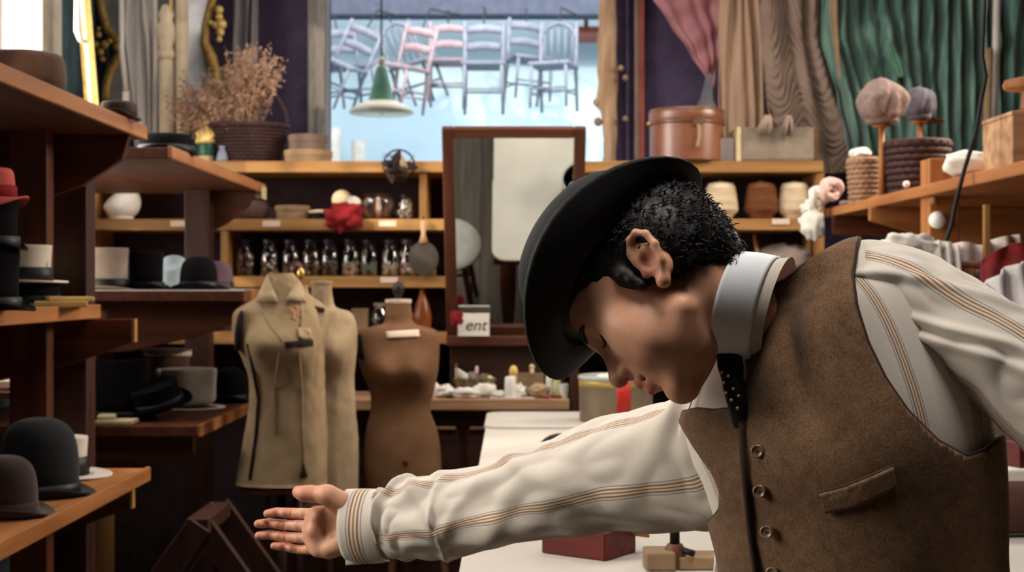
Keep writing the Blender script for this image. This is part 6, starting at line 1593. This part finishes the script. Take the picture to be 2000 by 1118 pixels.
# collar: stiff white band round the neck
ca_ = unit((-.86, .38, .22)); 
c1, c2 = _v(at(1420, 590, 1.553)), _v(at(1497, 604, 1.567))
V = []; nu, nv = 100, 12
zc = _v((0, 0, 1)); zc = unit(zc - ca_ * (zc @ ca_)); yc = np.cross(ca_, zc)
for j in range(nv):
    t = j / (nv - 1); c = c1 + (c2 - c1) * t
    for i in range(nu + 1):
        a = 2 * PI * i / nu + .75
        r = .0572 + .003 * t + .0015 * math.sin(PI * t) + (.0022 if i > nu - 14 else 0)
        V.append(c + zc * r * 1.0 * math.sin(a) + yc * r * .92 * math.cos(a))
n = nu + 1
o = raw('collar', np.array(V) - OFF, [(j*n+i, (j+1)*n+i, (j+1)*n+i+1, j*n+i+1) for j in range(nv - 1) for i in range(nu)], M('collar_white', (244, 246, 246), (238, 240, 242), .55, rnd=0), man)
md = o.modifiers.new('solid', 'SOLIDIFY'); md.thickness = .0022; md.offset = 0
V = []
for j in range(6):
    t = j / 5; c = c1 + (c2 - c1) * (.9 + .42 * t)
    for i in range(61):
        a = 2 * PI * i / 60; r = .0572 + .006 * t; V.append(c + zc * r * math.sin(a) + yc * r * .92 * math.cos(a))
o = raw('neck_band', np.array(V) - OFF, [(j*61+i, (j+1)*61+i, (j+1)*61+i+1, j*61+i+1) for j in range(5) for i in range(60)], m_shirt, shirt); attr(o, 'across', [.06] * len(V))

# waistcoat: the torso surface pushed out, cut at the armholes and the neck
P, U, T, F = torso_grid(0.008, 0.6)
# groove sunk in to imitate the shadow streak below the shoulder
def groove(P, a, b, depth, wid):
    a, b = _v(a), _v(b); ba = b - a; t = np.clip((P - a) @ ba / (ba @ ba), 0, 1); d = np.linalg.norm(P - a - t[:, None] * ba, axis=1)
    return depth * np.exp(-(d / wid) ** 2) * np.sin(PI * np.clip(t * .9 + .08, 0, 1))
ctr = np.array([cr1(rc, t) for t in T]); nr = P - ctr; nr /= np.linalg.norm(nr, axis=1)[:, None] + 1e-9
front = nr[:, 1] < .12
def sat(px, py, pts=None):
    q = proj(P); d = (q[:, 0] - px) ** 2 + (q[:, 1] - py) ** 2 + np.where(front, 0, 1e7); return P[int(np.argmin(d))]
dsp = -groove(P, sat(1540, 600), sat(1595, 860), .017, .017) + groove(P, sat(1585, 590), sat(1640, 850), .008, .018) + groove(P, sat(1500, 640), sat(1530, 820), .005, .02)
dsp += np.array([mnoise.noise(Vector((p[0] * 11, p[1] * 11, p[2] * 7))) * .004 for p in P])
dsp *= np.clip((len(RG) - 1 - T) / 1.2, 0, 1)
P = P + nr * dsp[:, None]
def poly_sd(Q, poly):
    poly = np.array(poly, float); d = np.full(len(Q), 1e9); ins = np.zeros(len(Q), bool)
    for a, b in zip(poly, np.roll(poly, -1, 0)):
        ba = b - a; pa = Q - a; t = np.clip(pa @ ba / (ba @ ba), 0, 1); d = np.minimum(d, np.linalg.norm(pa - t[:, None] * ba, axis=1))
        c = ((a[1] > Q[:, 1]) != (b[1] > Q[:, 1])); xi = (b[0]-a[0]) * (Q[:, 1]-a[1]) / np.where(abs(b[1]-a[1]) < 1e-9, 1e-9, b[1]-a[1]) + a[0]; ins ^= c & (Q[:, 0] < xi)
    return np.where(ins, -d, d)
Q = proj(P)
deg = np.degrees(U) % 360
arm_l = [(1690, 440), (1672, 480), (1664, 540), (1672, 600), (1694, 670), (1728, 740), (1772, 804), (1830, 862), (1886, 893), (1925, 880), (1948, 858), (1990, 840), (2100, 700), (2000, 480), (1800, 430)]
arm_r = [(1200, 740), (1322, 806), (1336, 836), (1358, 872), (1396, 926), (1410, 962), (1408, 996), (1380, 1030), (1200, 1030)]
neckp = [(1534, 505), (1508, 560), (1480, 624), (1462, 680), (1454, 740), (1447, 806), (1420, 800), (1395, 804), (1362, 800), (1336, 806), (1280, 760), (1330, 560), (1440, 470)]
def only(g_, m): return np.where(m, g_, np.maximum(g_, 60.0))
cuts = [only(poly_sd(Q, arm_l), (deg > 120) & (deg < 262)), only(poly_sd(Q, arm_r), (deg < 75) | (deg > 285)), only(poly_sd(Q, neckp), (deg > 15) & (deg < 215) & (T > 3))]
cuts.append((np.where(T > 8.1, -1.0, 1.0) * np.abs(T - 8.1) * 40))
def clip(V, F, gs):
    V = [tuple(v) for v in V]; vals = [list(v) for v in np.stack(gs, 1)]; tris = []
    for f in F: tris += [(f[0], f[1], f[2]), (f[0], f[2], f[3])]
    rim = set()
    for c in range(len(gs)):
        out = []; cache = {}
        def mid(a, b):
            k = (min(a, b), max(a, b))
            if k not in cache:
                t = vals[a][c] / (vals[a][c] - vals[b][c]); V.append(tuple(V[a][i] + (V[b][i] - V[a][i]) * t for i in range(3)))
                vals.append([x + (y - x) * t for x, y in zip(vals[a], vals[b])]); vals[-1][c] = 0.0; cache[k] = len(V) - 1; rim.add(len(V) - 1)
            return cache[k]
        for t in tris:
            s = [vals[i][c] >= 0 for i in t]
            if all(s): out.append(t); continue
            if not any(s): continue
            k = sum(s)
            i = s.index(k == 1) ; a, b, d = t[i], t[(i + 1) % 3], t[(i + 2) % 3]
            if k == 1: out.append((a, mid(a, b), mid(a, d)))
            else:
                m1, m2 = mid(a, b), mid(a, d); out += [(m1, b, d), (m1, d, m2)]
        tris = out
    return V, tris, rim
CV, CF, rim = clip(P, F, cuts)
m_tweed = bpy.data.materials.new('tweed'); m_tweed.use_nodes = True
def tweed():
    N, L = m_tweed.node_tree.nodes, m_tweed.node_tree.links; b = N['Principled BSDF']; b.inputs['Roughness'].default_value = .95; b.inputs['Specular IOR Level'].default_value = .1; b.inputs['Sheen Weight'].default_value = .12
    tc = N.new('ShaderNodeTexCoord')
    n1 = N.new('ShaderNodeTexNoise'); n1.inputs['Scale'].default_value = 420; n1.inputs['Detail'].default_value = 3; L.new(tc.outputs['Object'], n1.inputs['Vector'])
    n2 = N.new('ShaderNodeTexNoise'); n2.inputs['Scale'].default_value = 70; n2.inputs['Detail'].default_value = 4; L.new(tc.outputs['Object'], n2.inputs['Vector'])
    ad = N.new('ShaderNodeMath'); ad.operation = 'MULTIPLY_ADD'; ad.inputs[1].default_value = .6; L.new(n2.outputs['Fac'], ad.inputs[0]); L.new(n1.outputs['Fac'], ad.inputs[2])
    rp = N.new('ShaderNodeValToRGB'); rp.color_ramp.elements[0].position = .55; rp.color_ramp.elements[0].color = (*lin((84, 60, 42)), 1); rp.color_ramp.elements[1].position = 1.0; rp.color_ramp.elements[1].color = (*lin((120, 92, 67)), 1)
    L.new(ad.outputs[0], rp.inputs['Fac']); L.new(rp.outputs[0], b.inputs['Base Color'])
    bp = N.new('ShaderNodeBump'); bp.inputs['Strength'].default_value = .22; bp.inputs['Distance'].default_value = .0012; L.new(ad.outputs[0], bp.inputs['Height']); L.new(bp.outputs[0], b.inputs['Normal'])
tweed()
vest = raw('waistcoat', np.array(CV) - OFF, CF, m_tweed, man)
md = vest.modifiers.new('solid', 'SOLIDIFY'); md.thickness = .004; md.offset = .6
# dark binding along the cut edges
ec = {}
for t in CF:
    for a, b in ((t[0], t[1]), (t[1], t[2]), (t[2], t[0])): k = (min(a, b), max(a, b)); ec[k] = ec.get(k, 0) + 1
nb = {}
for (a, b), c in ec.items():
    if c == 1 and a in rim and b in rim: nb.setdefault(a, []).append(b); nb.setdefault(b, []).append(a)
m_bind = M('binding_dark', (56, 32, 24), (44, 24, 18), .8)
seen = set(); chains = []
for st0 in sorted(nb, key=lambda v: len(nb[v])):
    if st0 in seen: continue
    ch = [st0]; seen.add(st0); cur = st0
    while True:
        nx = [v for v in nb[cur] if v not in seen]
        if not nx: break
        cur = nx[0]; seen.add(cur); ch.append(cur)
    if len(ch) > 12: chains.append(ch)
for ch in chains:
    pts = [Vector(CV[i]) for i in ch]; pts = [p for i, p in enumerate(pts) if i == 0 or (p - pts[i-1]).length > 5e-4]
    for _ in range(3): pts = [pts[0]] + [(pts[i-1] + pts[i] * 2 + pts[i+1]) / 4 for i in range(1, len(pts) - 1)] + [pts[-1]]
    g = G(); g.tube(pts, .0030, 8); obj('edge_binding', g, m_bind, vest, world=True, smooth=True)
VP_ = np.array(CV); VQ = proj(VP_); cy_ = np.array([cr1(rc, 3)])[0]
vn = VP_ - np.array([1.0, 0, 0]) * 0
vfront = VP_[:, 1] < 1.66
def vs_(px, py, off=.004):
    d = (VQ[:, 0] - px) ** 2 + (VQ[:, 1] - py) ** 2
    c = np.where(d < 14 ** 2)[0]
    i = c[np.argmin(VP_[c, 1])] if len(c) else int(np.argmin(d)); y = VP_[i, 1] - off
    return at(px, py, y)
pl = [(1449, 808), (1450, 850), (1452, 900), (1457, 950), (1462, 1000), (1467, 1050), (1474, 1100), (1480, 1150), (1484, 1200)]
g = G(); g.tube([vs_(a, b, .003) for a, b in pl], .0042, 8); obj('front_edge', g, m_bind, vest, world=True, smooth=True)
m_btn = M('button_horn', (150, 122, 94), (112, 86, 62), .25, spec=.7)
for px, py in ((1479, 882), (1483, 961), (1497, 1040), (1508, 1121)):
    c = vs_(px, py, .007); nrm_ = Vector((-.42, -.9, .05)).normalized(); Rm = nrm_.to_track_quat('Z', 'Y').to_matrix().to_4x4()
    g = G(); g.lathe([(.001, -.003), (.0066, -.003), (.0074, 0), (.0072, .002), (.0056, .0024), (.0048, .001), (.001, .0012)], 24, c=c, M=Rm); b_ = obj('button', g, m_btn, vest, world=True, smooth=True)
    g = G(); g.tube([c + Vector((.0, 0, .0012)) + nrm_ * .002, c + Vector((0, 0, -.0012)) + nrm_ * .002], .0009, 6); obj('button_thread', g, m_bind, b_, world=True)
def strip(name, top, bot, off, mt, n=30, th=.0035):
    def f(u, v):
        k = u * (len(top) - 1); i = min(int(k), len(top) - 2); q = k - i
        a = (top[i][0] + (top[i+1][0]-top[i][0]) * q, top[i][1] + (top[i+1][1]-top[i][1]) * q); b = (bot[i][0] + (bot[i+1][0]-bot[i][0]) * q, bot[i][1] + (bot[i+1][1]-bot[i][1]) * q)
        return vs_(a[0] + (b[0]-a[0]) * v, a[1] + (b[1]-a[1]) * v, off)
    g = G(); g.grid(f, n, 7); return obj(name, g, mt, vest, world=True, smooth=True, solid=th)
strip('pocket_welt', [(1600, 966), (1650, 952), (1700, 932), (1745, 912)], [(1610, 1004), (1660, 994), (1708, 976), (1752, 954)], .0055, m_tweed)
g = G(); g.tube([vs_(a, b, .005) for a, b in ((1598, 964), (1650, 950), (1700, 930), (1746, 910))], .0016, 6); obj('pocket_seam', g, m_bind, vest, world=True, smooth=True)
# tie
V = []
tc_ = [(1420, 668, 1.565, .011, .013), (1424, 696, 1.556, .0145, .014), (1427, 716, 1.549, .0158, .011), (1430, 738, 1.546, .0118, .010), (1434, 760, 1.543, .0130, .008), (1439, 784, 1.542, .0115, .008), (1444, 806, 1.545, .0115, .006), (1450, 840, 1.562, .011, .006)]
g = G(); g.tube([at(a, b, c) for a, b, c, *_ in tc_], [q[3] for q in tc_], 16)
g.V = [tuple(v) for v in g.V]
tie = obj('necktie', g, M('tie_black', (26, 18, 20), (18, 12, 14), .6), man, world=True, smooth=True, sub=1)
for k, (px, py) in enumerate(((1409, 728), (1413, 748), (1417, 768), (1428, 782), (1442, 774), (1440, 798), (1432, 760), (1422, 735))):
    q = at(px, py, 1.5315); g = G(); g.ball(q, .0019, 10, 6); obj('tie_dot', g, M('dot_cream', (214, 196, 170), (200, 180, 150), .5), tie, world=True, smooth=True)
# trousers and shoes (below the picture)
m_trou = M('trouser_brown', (62, 46, 38), (50, 36, 30), .9)
fp = [(Vector((.50, 1.52, 0)), -1), (Vector((.36, 1.74, 0)), 1)]
g = G()
hipc = Vector(torso(0, .3) + torso(PI, .3)) / 2
P0, U0, T0, F0 = torso_grid(.004)
sel = [tuple(f) for f in F0.tolist() if T0[f[2]] < 1.6]
hip = raw('trouser_waist', P0 - OFF, sel, m_trou, man)
for c, s in fp:
    g = G(); hp2 = hipc + Vector((-.07 * s, .085 * s, .02)); g.tube([hp2 + Vector((0, 0, .08)), hp2, hp2.lerp(c, .48) + Vector((-.02, -.02, 0)), Vector((c.x, c.y, .34)), Vector((c.x, c.y, .07))], [.09, .105, .085, .07, .068], 24); obj('trouser_leg', g, m_trou, man, world=True, smooth=True, sub=1)
    g = G(); g.ball((0, 0, .05), .05, 20, 12, (1, 2.6, 1)); 
    for i, v in enumerate(g.V): g.V[i] = (v[0] * (1 if v[1] > 0 else .8), v[1], max(0, v[2] * (1.15 - .35 * max(0, v[1] / .13))))
    obj('shoe', g, m_iron, man, smooth=True, loc=c + Vector((-.05, -.04, .012)) - man.location, rot=(0, 0, 2.2))
